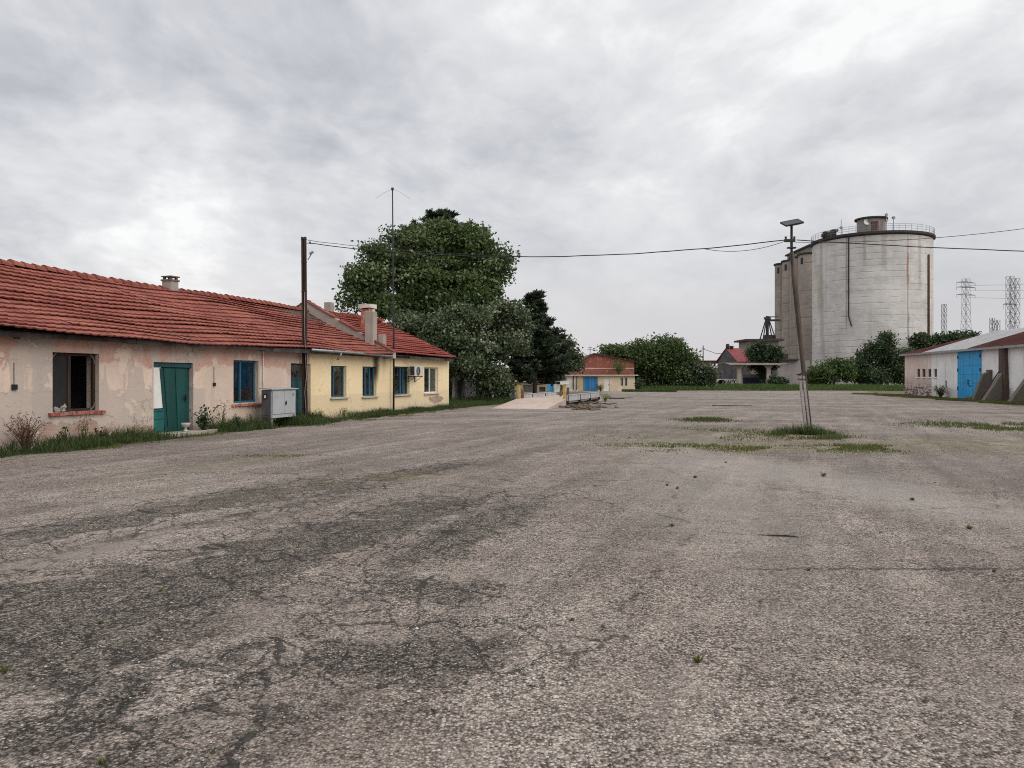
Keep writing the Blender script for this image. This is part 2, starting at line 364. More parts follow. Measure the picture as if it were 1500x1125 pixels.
def mat_glass(name,tintc=(.02,.025,.03)):
    g=NT(name)
    fr=g.nd('ShaderNodeFresnel',{'IOR':1.5}).outputs[0]
    dirt=g.ss(g.noise(g.co,4,6,.7),  .45,.8,.02,.16)
    tr=g.nd('ShaderNodeBsdfTransparent',{'Color':(.55,.6,.6,1)}).outputs[0]
    gl=g.nd('ShaderNodeBsdfGlossy',{'Color':(1,1,1,1),'Roughness':.04,'Normal':g.bump(g.noise(g.co,1.5,2),.25,.02)}).outputs[0]
    df=g.nd('ShaderNodeBsdfDiffuse',{'Color':(.12,.14,.15,1)}).outputs[0]
    a=g.nd('ShaderNodeMixShader',{0:g.mt('ADD',fr,.06),1:tr,2:gl}).outputs[0]
    b=g.nd('ShaderNodeMixShader',{0:dirt,1:a,2:df}).outputs[0]
    return g.done(None,shader=b)

def mat_wood(name,c1,c2,scale=8.):
    g=NT(name); co=g.co
    n=g.noise(g.map(co,(scale,scale,.5)),1.,7,.65,.6); n2=g.noise(co,1.5,5,.6)
    col=g.mix(g.ss(n,.3,.7),c1,c2); col=g.mix(g.ss(n2,.5,.72,0,.5),col,(c1[0]*.6,c1[1]*.6,c1[2]*.6))
    return g.done(col,.85,0,g.bump(n,.5,.01),.25)

def mat_paint(name,c,worn=(.25,.16,.1),amt=.35,rough=.55,lines=0):
    g=NT(name); co=g.co
    n=g.noise(co,3.,8,.7,.3); st=g.noise(g.map(co,(4,4,.3)),1.,5,.6)
    col=g.scale(g.mix(0,c,c),g.ss(st,.3,.7,.75,1.2))
    col=g.mix(g.mt('MULTIPLY',g.ss(n,.60,.68),amt),col,worn)
    nb=g.bump(n,.2,.01)
    return g.done(col,rough,0,nb,.4)
# ------------------------------------------------------------------ palette
M={}
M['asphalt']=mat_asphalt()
M['soil']=simple('soil',(.12,.095,.065),.95,0,.4,.8,.5,(.09,.10,.035),.8,.6)
M['pink']=mat_plaster('pink'); M['yellow']=mat_plaster('yellow')
M['tile']=mat_tile(); M['tile2']=mat_tile('clay_roof_tile_newer',(.155,.030,.024),(.31,.070,.050),.25)
M['brick']=simple('old_brick',(.40,.16,.10),.9,0,.5,9,.6,(.5,.42,.35),.5,6)
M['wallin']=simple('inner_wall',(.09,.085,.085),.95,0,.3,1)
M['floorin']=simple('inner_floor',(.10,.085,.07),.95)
M['board']=mat_wood('grey_board',(.10,.085,.07),(.26,.23,.20),6); M['eave']=mat_wood('dark_eave_board',(.022,.018,.016),(.10,.085,.075),1.2)
M['dkwood']=mat_wood('dark_wood',(.022,.014,.011),(.065,.042,.033),9)
M['polewood']=mat_wood('pole_wood',(.055,.040,.032),(.145,.112,.09),9)
M['teal']=mat_paint('teal_paint',(.010,.115,.105),(.09,.10,.08),.4,.6)
M['tealdeep']=mat_paint('teal_paint_leaf',(.006,.066,.058),(.05,.08,.07),.35,.6); M['tealdark']=mat_paint('teal_paint_faded',(.012,.062,.070),(.06,.08,.075),.5,.6)
M['blue']=mat_paint('blue_paint',(.026,.105,.175),(.20,.20,.19),.35,.5)
M['bluegate']=mat_paint('blue_gate_paint',(.010,.30,.62),(.03,.20,.40),.4,.5)
M['bluedoor']=mat_paint('blue_garage_paint',(.035,.19,.42),(.15,.22,.3),.4,.55)
M['kiosk']=mat_paint('pale_blue_paint',(.10,.33,.46),(.4,.4,.38),.4,.55)
M['white']=simple('white_paint',(.74,.73,.70),.5,0,.08,2,.05,(.5,.46,.4),.4)
M['whitedirty']=simple('dirty_white',(.62,.58,.53),.8,0,.2,2,.3,(.36,.29,.24),.5,1.5)
M['glass']=mat_glass('window_glass')
M['darkglass']=simple('dark_opening',(.018,.018,.02),.25,0,.3,2,0)
M['cab']=simple('cabinet_grey',(.39,.40,.42),.45,0,.07,1.5,.04,(.27,.26,.25),.4,3)
M['cabside']=simple('cabinet_side_shaded_grey',(.075,.077,.085),.5,0,.12,1.5,.05,(.22,.20,.18),.4,3)  # darker copy of the cabinet grey, the side's shade put into the colour
M['black']=simple('black_plastic',(.015,.015,.016),.5,0,.2,3,.1)
M['steel']=simple('galvanised_steel',(.30,.31,.32),.5,.6,.2,3,.1,(.20,.14,.1),.4)
M['dksteel']=simple('dark_steel',(.035,.033,.033),.6,.3,.3,3,.1,(.08,.045,.03),.4)
M['rust']=simple('rusty_steel',(.13,.066,.045),.85,.2,.4,3,.3,(.06,.035,.03),.5)
M['cable']=simple('cable_rubber',(.02,.02,.022),.6,0,.1,3,0)
M['warn']=simple('warning_yellow',(.65,.42,.05),.5,0,.1)
M['panelblue']=simple('solar_cells',(.012,.014,.022),.45,0,.2,4,0)
M['conc']=concrete('plain_concrete',(.36,.32,.28)); M['concpale']=concrete('pale_concrete',(.50,.45,.39),0,(.30,.26,.22),.4)
M['ramp']=concrete('ramp_concrete',(.43,.345,.29),0,(.36,.28,.23),.4,.8)
M['concdk']=concrete('dark_mossy_concrete',(.135,.118,.10),0,(.055,.05,.04),.6,2.5)
M['fins']=concrete('buttress_concrete',(.155,.135,.11),0,(.06,.055,.04),.6,2.)
M['pilaster']=mat_wood('brown_stained_post',(.07,.047,.04),(.13,.09,.075),4)
M['oldsilo']=concrete('old_silo_concrete',(.33,.285,.25),2.2,(.15,.13,.11),.6,.35)
M['greywall']=concrete('grey_render',(.29,.265,.26),0,(.17,.15,.145),.5,.6)
M['pinkgrey']=simple('pink_wash',(.52,.40,.36),.9,0,.15,1,.3)
M['cream']=simple('cream_wall',(.68,.56,.40),.9,0,.14,.9,.3,(.44,.36,.28),.5,.8)
M['ochre']=simple('ochre_paint',(.58,.42,.15),.8,0,.15,1.5,.2)
M['yellowpost']=simple('yellow_post_paint',(.50,.35,.09),.6,0,.2,4,.1,(.28,.17,.08),.6,6)
M['brownpost']=simple('brown_post',(.16,.10,.06),.8,0,.2,4)
M['redbrick']=simple('red_brick_gable',(.235,.078,.056),.9,0,.25,3,.5,(.42,.20,.15),.6,3)
M['metalroof']=simple('grey_sheet_roof',(.46,.46,.47),.45,.2,.12,1.2,.05,(.33,.30,.28),.4,1)
M['redmetal']=simple('red_sheet_roof',(.20,.040,.042),.55,0,.18,1.5,.05)
M['brownroof']=mat_tile('brown_corrugated_roof',(.075,.026,.022),(.125,.045,.036),.2)
M['roofdark']=simple('bitumen_edge',(.05,.043,.04),.8,0,.3,2)
M['debris']=simple('dark_rubble',(.10,.082,.066),.95,0,.5,4,.6)
M['bark']=simple('bark',(.075,.058,.044),.95,0,.4,6,.8)
M['walnut']=mat_leaf('broad_leaf',(.032,.060,.020),(.120,.172,.056),(.25,.29,.17),.30,.5,.42)
M['walnut2']=mat_leaf('grey_leaf',(.034,.058,.028),(.115,.150,.075),(.25,.27,.19),.25,.5,.42)
M['pine']=mat_leaf('needles',(.018,.030,.018),(.045,.070,.040),(.075,.105,.060),.12,.4,.5)
M['fargreen']=mat_leaf('far_leaf',(.030,.055,.018),(.095,.145,.042),(.16,.21,.075),.3,.4,.5)
M['bush']=mat_leaf('bush_leaf',(.016,.032,.015),(.050,.085,.034),(.095,.135,.058),.25,.4,.5)
M['ivy']=mat_leaf('ivy_leaf',(.012,.026,.012),(.035,.062,.026),(.07,.10,.05),.2,.4,.5)
M['grass']=mat_leaf('grass_blade',(.034,.056,.018),(.078,.118,.036),(.21,.19,.10),.35,.3,.6)
M['grassfar']=mat_leaf('far_grass',(.035,.07,.018),(.085,.14,.035),(.19,.20,.085),.35,.3,.6)
M['grassdry']=mat_leaf('yellow_grass',(.075,.095,.02),(.155,.16,.04),(.22,.19,.09),.35,.3,.6)
M['grassmix']=mat_leaf('mixed_grass',(.060,.082,.026),(.118,.140,.048),(.24,.21,.10),.35,.3,.6)
M['drystem']=mat_leaf('dry_stem',(.10,.055,.04),(.20,.11,.08),(.26,.18,.13),.2,.3,.7)
M['weed']=mat_leaf('weed_leaf',(.085,.105,.03),(.17,.19,.06),(.30,.28,.12),.35,.3,.6)

# ------------------------------------------------------------------ ground
gm=MB(); gm.quad((-900,-120,-.03),(1100,-120,-.03),(1100,1500,-.03),(-900,1500,-.03))
structure(gm.build('ground',M['soil']))
P0=Vector((-11.35,17.06,0)); D=Vector((.2942,.9557,0)); N=Vector((-.9557,.2942,0)); BANG=math.atan2(D.y,D.x)
def BL(x,y,z=0): return P0+D*x+N*y+Vector((0,0,z))          # building frame -> place
def tb(px,off=0):                                            # along-wall position of a photograph column, off metres before the wall
    r=(px-750)/F; b=P0-N*off
    return (r*b.y-b.x)/(D.x-r*D.y)
def zb(px,py,off=0):
    p=BL(tb(px,off),-off); return HC-(py-HY)/F*p.y
edge=[]
for i in range(0,150):
    x=-32+i*.4
    p=BL(x,-.95-.25*math.sin(i*.7)-random.uniform(0,.22)-(.3 if x<4 else 0)); edge.append((p.x,p.y))
far=[]
for i in range(90):
    x=edge[-1][0]+1.5+(44-edge[-1][0])*i/89
    far.append((x,max(edge[-1][1]+2,0)+ (96.5-edge[-1][1]-2)*min(1,i/28)+random.uniform(-.4,.4)+(2.2*math.sin(i*.13))))
right=[(43,95),(40,84),(36.2,79)]
for i in range(60):
    s=-7.5+i*1.5
    right.append((36.5-.141*s-2.6-.5*math.sin(i*.9)-random.uniform(0,.5),71.5-.99*s))
ring=edge+far+right+[(60,-16),(60,-60),(-60,-60),(-60,-30)]
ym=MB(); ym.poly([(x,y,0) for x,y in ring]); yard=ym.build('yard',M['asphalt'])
structure(yard)

# ------------------------------------------------------------------ tiled roofs
def tiles(mb,x0,x1,ye,ze,yr,zr,tw=.25,course=.30,seed=0,sag=.055,lift=.048):
    rr=random.Random(seed); n=max(1,round(math.hypot(yr-ye,zr-ze)/course)); m=max(1,round((x1-x0)/tw)); tw=(x1-x0)/m
    L=math.hypot(yr-ye,zr-ze); uy,uz=(yr-ye)/L,(zr-ze)/L; ny,nz=-uz*(1 if yr>ye else -1),abs(uy)
    if mb.tint is None: mb.tint=[]
    ph=[rr.uniform(0,6) for _ in range(8)]
    def dip(x,s): return sag*(math.sin(x*.55+ph[0])*.6+math.sin(x*1.3+ph[1]+s*.6)*.3+math.sin(x*.27+s*.9+ph[2])*.7)-sag*1.1*math.sin(math.pi*s/L)
    def pt(x,s,h):
        h+=dip(x,s); return (x,ye+uy*s+ny*h,ze+uz*s+nz*h)
    step=L/n; rowph=[rr.uniform(0,6) for _ in range(n)]
    for k in range(n):
        for j in range(m):
            xa=x0+j*tw
            wv=.085*math.sin(xa*.38+ph[3]+k*.38)+.05*math.sin(xa*.85+ph[4]+k*.55)+.012*math.sin(xa*1.7+rowph[k])
            if rr.random()<.012: wv+=rr.uniform(-.06,.04)
            s0=k*step-(.03 if k else .04)+wv+rr.uniform(-.004,.004); s1=min((k+1)*step+.13,L+.03)
            b=lift+rr.uniform(-.003,.004)+.014*math.sin(xa*.7+rowph[k])
            if rr.random()<.012: b+=.02
            tl=rr.uniform(-.003,.003)
            xs=(0,.10,.5,.62,.74,.9,1); hs=(.005,0,-.002,.003,.011,.010,.005)
            t=min(1,max(0,rr.gauss(.5,.22)))
            if rr.random()<.025: t=0.02
            if rr.random()<.02: t=1.0
            base=len(mb.v)
            for q,hh in zip(xs,hs):
                mb.v.append(pt(xa+q*tw,s0,b+hh+tl*q)); mb.v.append(pt(xa+q*tw,s1,hh*.8-.024)); mb.v.append(pt(xa+q*tw,s0+.004,b+hh-.034))
                mb.tint+=[t,t,t*.8]
            for q in range(len(xs)-1):
                a=base+q*3
                mb.f.append((a,a+3,a+4,a+1)); mb.f.append((a+2,a+5,a+3,a))
def ridge_tiles(mb,x0,x1,y,z,seed=1,step=.36,r=.125):
    rr=random.Random(seed)
    if mb.tint is None: mb.tint=[]
    x=x0
    while x<x1:
        a=len(mb.v); t=min(1,max(0,rr.gauss(.4,.25))); up=rr.uniform(-.012,.02)+.03*math.sin(x*.55)
        for xx,rad,lf in ((x,r*1.15,.02),(min(x+step+.04,x1),r*.92,-.005)):
            for k in range(7):
                an=math.pi*k/6; mb.v.append((xx,y-math.cos(an)*rad,z-.05+up+lf+math.sin(an)*rad)); mb.tint.append(t)
        for k in range(6): mb.f.append((a+k,a+k+1,a+8+k,a+7+k))
        mb.f.append(tuple(range(a+6,a-1,-1)))
        x+=step

def wall_holes(mb,x0,x1,z0,z1,y0,y1,holes):
    xs=sorted({x0,x1,*[h[0] for h in holes],*[h[1] for h in holes]}); zs=sorted({z0,z1,*[h[2] for h in holes],*[h[3] for h in holes]})
    xs=[x for x in xs if x0<=x<=x1]
    def solid(i,k):
        if i<0 or k<0 or i>=len(xs)-1 or k>=len(zs)-1: return False
        cx,cz=(xs[i]+xs[i+1])/2,(zs[k]+zs[k+1])/2
        return not any(h[0]<cx<h[1] and h[2]<cz<h[3] for h in holes)
    for i in range(len(xs)-1):
        for k in range(len(zs)-1):
            if not solid(i,k): continue
            a,b,c,d=xs[i],xs[i+1],zs[k],zs[k+1]
            mb.quad((a,y0,c),(b,y0,c),(b,y0,d),(a,y0,d)); mb.quad((b,y1,c),(a,y1,c),(a,y1,d),(b,y1,d))
            if not solid(i-1,k): mb.quad((a,y1,c),(a,y0,c),(a,y0,d),(a,y1,d))
            if not solid(i+1,k): mb.quad((b,y0,c),(b,y1,c),(b,y1,d),(b,y0,d))
            if not solid(i,k-1): mb.quad((a,y1,c),(b,y1,c),(b,y0,c),(a,y0,c))
            if not solid(i,k+1): mb.quad((a,y0,d),(b,y0,d),(b,y1,d),(a,y1,d))

# ------------------------------------------------------------------ the long row building
row=thing('row_building','long low tiled building, its plaster peeling pink at one end and yellow at the other','building',P0,BANG)
XE=26.4; XF=18.7; WH=2.72; XL=-9.0
def op(xa,xb,ya,yb):
    a,b=tb(xa),tb(xb); xm=(xa+xb)/2
    return [a,b,zb(xm,yb),zb(xm,ya)]
W1=op(77,145,517,603); W2=op(342,378.5,528,590); W3=op(485,507.5,536,582); W4=op(531,551.5,537,580.5); W5=op(577,600,537,578); W6=op(621.5,642,538,575.5)
D1=op(225,283,531,640); D1[2]=.02; D2=op(426,455,532.5,611); D2[2]=.02
XY=tb(453.5)
holes=[W1,W2,W3,W4,W5,W6,D1,D2]
D2c=min(D2[1],XY)
w=MB(); wall_holes(w,XL,D2c,0,WH,0,.4,[h for h in holes if h[0]<D2c]); w.build('wall',M['pink'],row,label='peeling pink and grey plaster wall')
w=MB(); wall_holes(w,D2c,XE,0,WH-.003,0,.4,[h for h in holes if h[1]>D2c+.1 and h is not D2]+([[D2c,D2[1],D2[2],D2[3]]] if D2[1]>D2c+.01 else [])); w.build('wall',M['yellow'],row,label='yellow plaster wall with damp grey foot')
w=MB(); w.box(XL,XE,7.6,8,0,WH); w.build('wall',M['whitedirty'],row)
for xa,xb in ((XL-.3,XL-.003),(XE+.003,XE+.3)):
    w=MB(); w.prism([(xa,0,0),(xa,8,0),(xa,8,WH),(xa,4,4.68),(xa,0,WH)],(xb-xa,0,0)); w.build('wall',M['yellow'] if xa>0 else M['pink'],row)
w=MB(); w.box(XL,XE,.4,7.6,.0,.06); w.build('floor',M['floorin'],row)
w=MB()
for x in (3.6,7.4,10.6,13.2,19.6): w.box(x,x+.12,.403,7.597,.063,2.6)
w.box(XL+.01,XE-.01,4.2,4.3,.063,2.65); w.build('inner_wall',M['wallin'],row)
w=MB(); w.box(XL,XE,.403,7.597,2.60,2.66); w.build('ceiling',M['wallin'],row)
ZE=2.70; YE=-.44; ZR=4.80
rf=MB()
tiles(rf,XL-.4,XF,YE,ZE,4,ZR,seed=3); tiles(rf,XL-.4,XF,8.44,ZE,4,ZR,seed=4); ridge_tiles(rf,XL-.4,XF,4,ZR+.0,r=.15)
roof=rf.build('roof',M['tile'],row)
rf=MB(); tiles(rf,XF+.3,XE+.25,YE-.02,ZE+.06,4,ZR+.02,seed=5,sag=.02); tiles(rf,XF+.3,XE+.25,8.44,ZE+.06,4,ZR+.02,seed=6); ridge_tiles(rf,XF+.3,XE+.25,4,ZR+.03,seed=9,r=.15)
roof2=rf.build('roof',M['tile2'],row,label='brighter red roof beyond the parapet')
# roof deck below the tiles, eave boards
dk=MB()
for xa,xb,dz in ((XL-.35,XF,-.14),(XF+.3,XE+.2,-.10)):
    for s in (0,1):
        ya,yb=(YE+.05,4) if s==0 else (8.39,4)
        ym,zm_=(ya+yb)/2,(ZE+ZR)/2-.19
        dk.quad((xa,ya,ZE-.055),(xb,ya,ZE-.055),(xb,ym,zm_),(xa,ym,zm_)); dk.quad((xa,ym,zm_),(xb,ym,zm_),(xb,yb,ZR-.03),(xa,yb,ZR-.03))
dk.build('roof_deck',M['eave'],row)
eb=MB()
x=XL-.3
while x<XE+.1:
    l=random.uniform(2.2,3.6); e=min(x+l,XE+.1)
    o_=random.uniform(0,.02); d_=random.uniform(-.02,.02)
    if not(16.9<x<18.7): eb.box(x,e-.02,YE+.07-o_,YE+.10-o_,ZE-.15+d_,ZE-.035)
    eb.box(x,e-.03,YE+.13,-.004,ZE-.13+d_*.6,ZE-.10+d_*.6); x=e
eb.build('eave_board',M['eave'],row)
gt=MB(); gt.tube([(tb(440),YE-.05,ZE-.03),(tb(500),YE-.06,ZE-.05),(tb(560),YE-.05,ZE-.09)],.05,8); gt.tube([(tb(483),YE-.06,ZE-.08),(tb(483),YE-.03,ZE-.2),(tb(483),YE+.1,ZE-.34)],.045,8)
gt.build('gutter',M['steel'],row,True)
gt=MB(); gt.tube([(tb(384),-.04,ZE-.12),(tb(384),-.045,1.3)],.022,6); gt.build('conduit',M['whitedirty'],row)
# parapet wall between the two roofs
fw=MB(); prof=[(XF,YE-.05,ZE-.18),(XF,YE-.05,ZE+.10),(XF,4,5.22),(XF,8.5,ZE+.10),(XF,8.5,ZE-.18),(XF,8.0,ZE-.2),(XF,4,4.4),(XF,.0,ZE-.2)]
fw.prism(prof,(.3,0,0)); fire=fw.build('parapet',M['conc'],row)
cp=MB(); cp.tint=[]
for s in (0,1):
    ya,yb=(YE-.08,4) if s==0 else (8.55,4)
    for k in range(15):
        a,b=k/15,(k+1)/15+.012
        if s==0 and k in (5,9): continue
        for (x0,x1) in ((XF-.06,XF+.36),):
            za,zb_=ZE+.12+(5.26-ZE-.12)*a,ZE+.12+(5.26-ZE-.12)*b; y0,y1=ya+(yb-ya)*a,ya+(yb-ya)*b
            n0=len(cp.v); lift=.03
            cp.v+=[(x0,y0,za+lift),(x1,y0,za+lift),(x1,y1,zb_),(x0,y1,zb_),(x0,y0,za+lift-.05),(x1,y0,za+lift-.05),(x1,y1,zb_-.05),(x0,y1,zb_-.05)]
            cp.f+=[(n0,n0+1,n0+2,n0+3),(n0+4,n0+5,n0+1,n0),(n0+5,n0+6,n0+2,n0+1),(n0+7,n0+4,n0,n0+3)]; cp.tint+=[random.uniform(0,.35)]*8
cp.build('coping',M['tile'],fire)
def roofz(y): return ZE+(ZR-ZE)*(min(y,8-y)-YE)/(4-YE)
def chimney(x0,x1,y0,y1,zt,mat,cap=None,par=None,lab=None,jit=0):
    c=MB(); c.box(x0,x1,y0,y1,roofz(min(max((y0+y1)/2,0),8))-.55,zt,jit=jit)
    o=c.build('chimney',mat,par or roof,bevel=.015,label=lab)
    if cap:
        k=MB(); k.box(x0-.03,x1+.03,y0-.03,y1+.03,zt-.06,zt-.003); k.box(x0-.03,x1+.03,y0-.03,y1+.03,zt+.09,zt+.125,jit=.008)
        for sx in (x0+.02,x1-.1):
            for sy in (y0+.02,y1-.1): k.box(sx,sx+.08,sy,sy+.08,zt,zt+.091)
        k.build('chimney_cap',cap,par or roof)
    return o
tA=tb(250,-4); chimney(tA-.21,tA+.17,3.8,4.2,5.16,M['conc'],M['concdk'],lab='grey chimney on the ridge')
tB=tb(549,-.55); YB=BL(tB,.55).y
chimney(tB-.42,tB-.02,.42,.84,HC+(HY-457)/F*YB,M['conc'],lab='tall plastered chimney stub at the eave')
chimney(tB+.04,tB+.32,.12,.42,HC+(HY-490)/F*YB,M['conc'],lab='short plastered stub beside the tall chimney')
tC=tb(540,-2.2); YC=BL(tC,2.2).y
c=chimney(tC-.32,tC+.22,2.0,2.5,HC+(HY-453)/F*YC,M['brick'],par=roof2,lab='broken brick chimney with white render',jit=.03)
k=MB(); k.box(tC-.40,tC+.30,1.92,2.58,HC+(HY-452)/F*YC,HC+(HY-446)/F*YC,jit=.02); k.box(tC-.05,tC+.23,1.96,1.997,HC+(HY-474)/F*YC,HC+(HY-453)/F*YC)
k.build('chimney_cap',M['whitedirty'],roof2)
tE=tb(482,-5.4); YQ=BL(tE,5.4).y; chimney(tE-.17,tE+.17,5.2,5.6,HC+(HY-443)/F*YQ,M['conc'],lab='small chimney behind the ridge')
# windows and doors
def sash(x0,x1,z0,z1,cols,mat,y=.13,fw=.06,par=row,name='window',transom=None,label=None,pane=True,glass=None,depth=.07):
    f=MB(); f.box(x0,x0+fw,y,y+depth,z0,z1); f.box(x1-fw,x1,y,y+depth,z0,z1); f.box(x0+fw,x1-fw,y,y+depth,z0,z0+fw); f.box(x0+fw,x1-fw,y,y+depth,z1-fw,z1)
    for c_ in cols:
        xx=x0+(x1-x0)*c_; f.box(xx-fw*.6,xx+fw*.6,y-.008,y+depth+.008,z0+fw,z1-fw)
    if transom: zz=z0+(z1-z0)*transom; f.box(x0+fw,x1-fw,y+.004,y+depth-.004,zz-fw*.4,zz+fw*.4)
    o=f.build(name,mat,par,label=label)
    if pane:
        g=MB(); g.quad((x0+fw,y+depth/2,z0+fw),(x1-fw,y+depth/2,z0+fw),(x1-fw,y+depth/2,z1-fw),(x0+fw,y+depth/2,z1-fw)); g.build('pane',glass or M['glass'],o)
    return o
def sill(o,x0,x1,z,mat,out=.10,h=.06,over=.10):
    s=MB(); s.box(x0-over,x1+over,-out,.128,z-h,z-.002,jit=.006); s.build('sill',mat,o)
# broken window: dark weathered frame, board in one half, rubble on a brick sill
o=sash(*W1,[.42],M['dkwood'],.12,.07,label='broken window with empty dark opening',pane=False)
g=MB(); g.box(W1[0]+.07,W1[0]+(W1[1]-W1[0])*.40,  .145,.16,W1[2]+.07,W1[3]-.07); g.build('shutter_board',simple('grubby_board',(.020,.019,.020),.8,0,.3,3,.2),o)
s=MB(); x=W1[0]-.12
while x<W1[1]+.12:
    s.box(x,min(x+.115,W1[1]+.14),-.07-random.uniform(0,.03),.2,W1[2]-.075,W1[2]-.002,jit=.008); x+=.125
s.build('sill',simple('sill_brick',(.33,.085,.065),.9,0,.4,8,.5,(.4,.33,.28),.5,5),o)
b=MB(); 
for sx,dx in ((W1[0]+.02,.16),(W1[1]-.02,-.16)):
    for zz,dz in ((W1[3]-.02,-.28),(W1[2]+.02,.2)):
        b=MB(); b.tube([(sx,.1,zz+dz),(sx+dx*.35,.1,zz+dz*.4),(sx+dx,.1,zz)],.016,5); b.build('brace',M['board'],o)
b=MB()
for i in range(26): b.ico((W1[0]+.12+abs(random.gauss(0,.17)),random.uniform(.0,.2),W1[2]+random.uniform(0,.16)*max(.1,1-i/30)),random.uniform(.03,.08))
rub=b.build('rubble',M['conc']); rub.matrix_world=Matrix.Translation(P0)@Matrix.Rotation(BANG,4,'Z')
tag(rub,'small heap of grey rubble lying on the red brick sill of the broken window','rubble')
o=sash(*W2,[.40],M['blue'],.14,.06,label='blue framed window over bare brick'); s=MB()
x=W2[0]-.1
while x<W2[1]+.5:
    if random.random()<.85: s.box(x,x+.11,-.06-random.uniform(0,.04),.128,W2[2]-.10,W2[2]-.02-random.uniform(0,.04),jit=.012)
    x+=.125
s.build('sill',M['brick'],o)
for W_,cols,lab in ((W3,[.33],'first blue window in the yellow wall'),(W4,[.36,.68],'second blue window in the yellow wall'),(W5,[.55,.72],'wide blue window behind the mast')):
    o=sash(*W_,cols,M['blue'],.13,.055,label=lab); sill(o,W_[0],W_[1],W_[2],M['concpale'])
o=sash(*W6,[.52],M['white'],.12,.06,label='white framed window beside the air conditioner'); sill(o,W6[0],W6[1],W6[2],M['concpale'])
cu=MB()
n=18
for i in range(n):
    xa=W6[0]+(W6[1]-W6[0])*(.56+.38*i/n); xb=W6[0]+(W6[1]-W6[0])*(.56+.38*(i+1)/n)
    cu.quad((xa,.25+.02*(i%2),W6[2]+.07),(xb,.25+.02*((i+1)%2),W6[2]+.07),(xb,.25+.02*((i+1)%2),W6[3]-.07),(xa,.25+.02*(i%2),W6[3]-.07))
cu.build('blind',M['whitedirty'],o)
# broken teal door
x0,x1,z0,z1=D1; wd=x1-x0
f=MB(); f.box(x0,x0+.028,.1,.2,z0,z1-.14); f.box(x1-.06,x1,.14,.22,z0,z1-.14); f.box(x0,x1,.06,.2,z1-.14,z1-.002); d=f.build('door',M['tealdark'],row,label='broken teal door with a white gap in its left leaf')
lf=MB(); xa=x0+wd*.32
lf.prism([(x0+.052,.055,z0+.02),(x0+wd*.29,.055,z0+.02),(x0+wd*.29,.055,z0+.70),(x0+.052,.055,z0+.74)],(0,.035,0)); lf.box(x0+.06,x0+wd*.28,.035,.0545,z0+.46,z0+.5); lf.box(x0+.06,x0+wd*.28,.035,.0545,z0+.68,z0+.73)
lf.build('leaf',M['teal'],d)
lf=MB(); lf.prism([(x0+.03,.075,z0+.76),(x0+wd*.30,.075,z0+.76),(x0+wd*.22,.075,z1-.15),(x0+.03,.075,z1-.15)],(0,.02,0)); lf.build('white_panel',M['white'],d)
lf=MB(); lean=wd*.13
lf.prism([(xa,.075,z0+.02),(x1-.08,.13,z0+.02),(x1-.08,.13,z1-.16),(xa-lean,.085,z1-.16)],(0,.04,0))
for q in (.0,.14,.55):
    xx=xa+(x1-.1-xa)*q
    lf.prism([(xx,.052+q*.05,z0+.03),(xx+.05,.055+q*.05,z0+.03),(xx+.05-lean*(1-q),.062+q*.05,z1-.17),(xx-lean*(1-q),.062+q*.05,z1-.17)],(0,.02,0))
lf.build('leaf',M['tealdeep'],d)
b=MB(); b.box(x1-.24,x1-.20,.045,.098,z0+.95,z0+1.12); b.tube([(x1-.22,.05,z0+1.06),(x1-.34,.045,z0+1.05)],.012,6); b.build('handle',M['dksteel'],d)
# second teal door behind the pole
x0,x1,z0,z1=D2; wd=x1-x0
f=MB(); f.box(x0,x0+.06,.2,.28,z0,z1-.06); f.box(x1-.06,x1,.2,.28,z0,z1-.06); f.box(x0,x1,.2,.28,z1-.06,z1-.003); f.box(x0+.06,x1-.06,.205,.275,z0+1.55,z0+1.62); d=f.build('door',M['tealdark'],row,label='dark teal door behind the pole')
lf=MB(); lf.box(x0+.062,x0+wd*.5,.22,.26,z0+.02,z0+1.54); lf.box(x0+wd*.5+.006,x1-.062,.22,.26,z0+.02,z0+1.54)
for q in (.08,.53):
    for zz in (.2,.85): lf.box(x0+wd*(q+.04),x0+wd*(q+.32),.205,.219,z0+zz,z0+zz+.5)
lf.build('leaf',M['tealdark'],d)
g=MB(); g.quad((x0+.06,.24,z0+1.62),(x1-.06,.24,z0+1.62),(x1-.06,.24,z1-.06),(x0+.06,.24,z1-.06)); g.build('pane',M['glass'],d)
# small fittings on the pink wall
for px,py,r_ in ((20,567,.06),(313,563,.05)):
    b=MB(); t_=tb(px); z_=zb(px,py); b.box(t_-r_,t_+r_,-.05,-.003,z_-r_,z_+r_); b.tube([(t_,-.012,z_+r_),(t_,-.012,z_+.55)],.008,5); b.build('junction_box',M['black'],row)
b=MB(); t_=tb(22); z_=zb(22,494); b.lathe([(.0,-.05),(.05,-.045),(.06,0),(.03,.04),(0,.045)],10,(t_,-.06,z_)); b.tube([(t_,-.0,z_),(t_,-.06,z_)],.015,6); b.build('wall_lamp',M['concdk'],row)

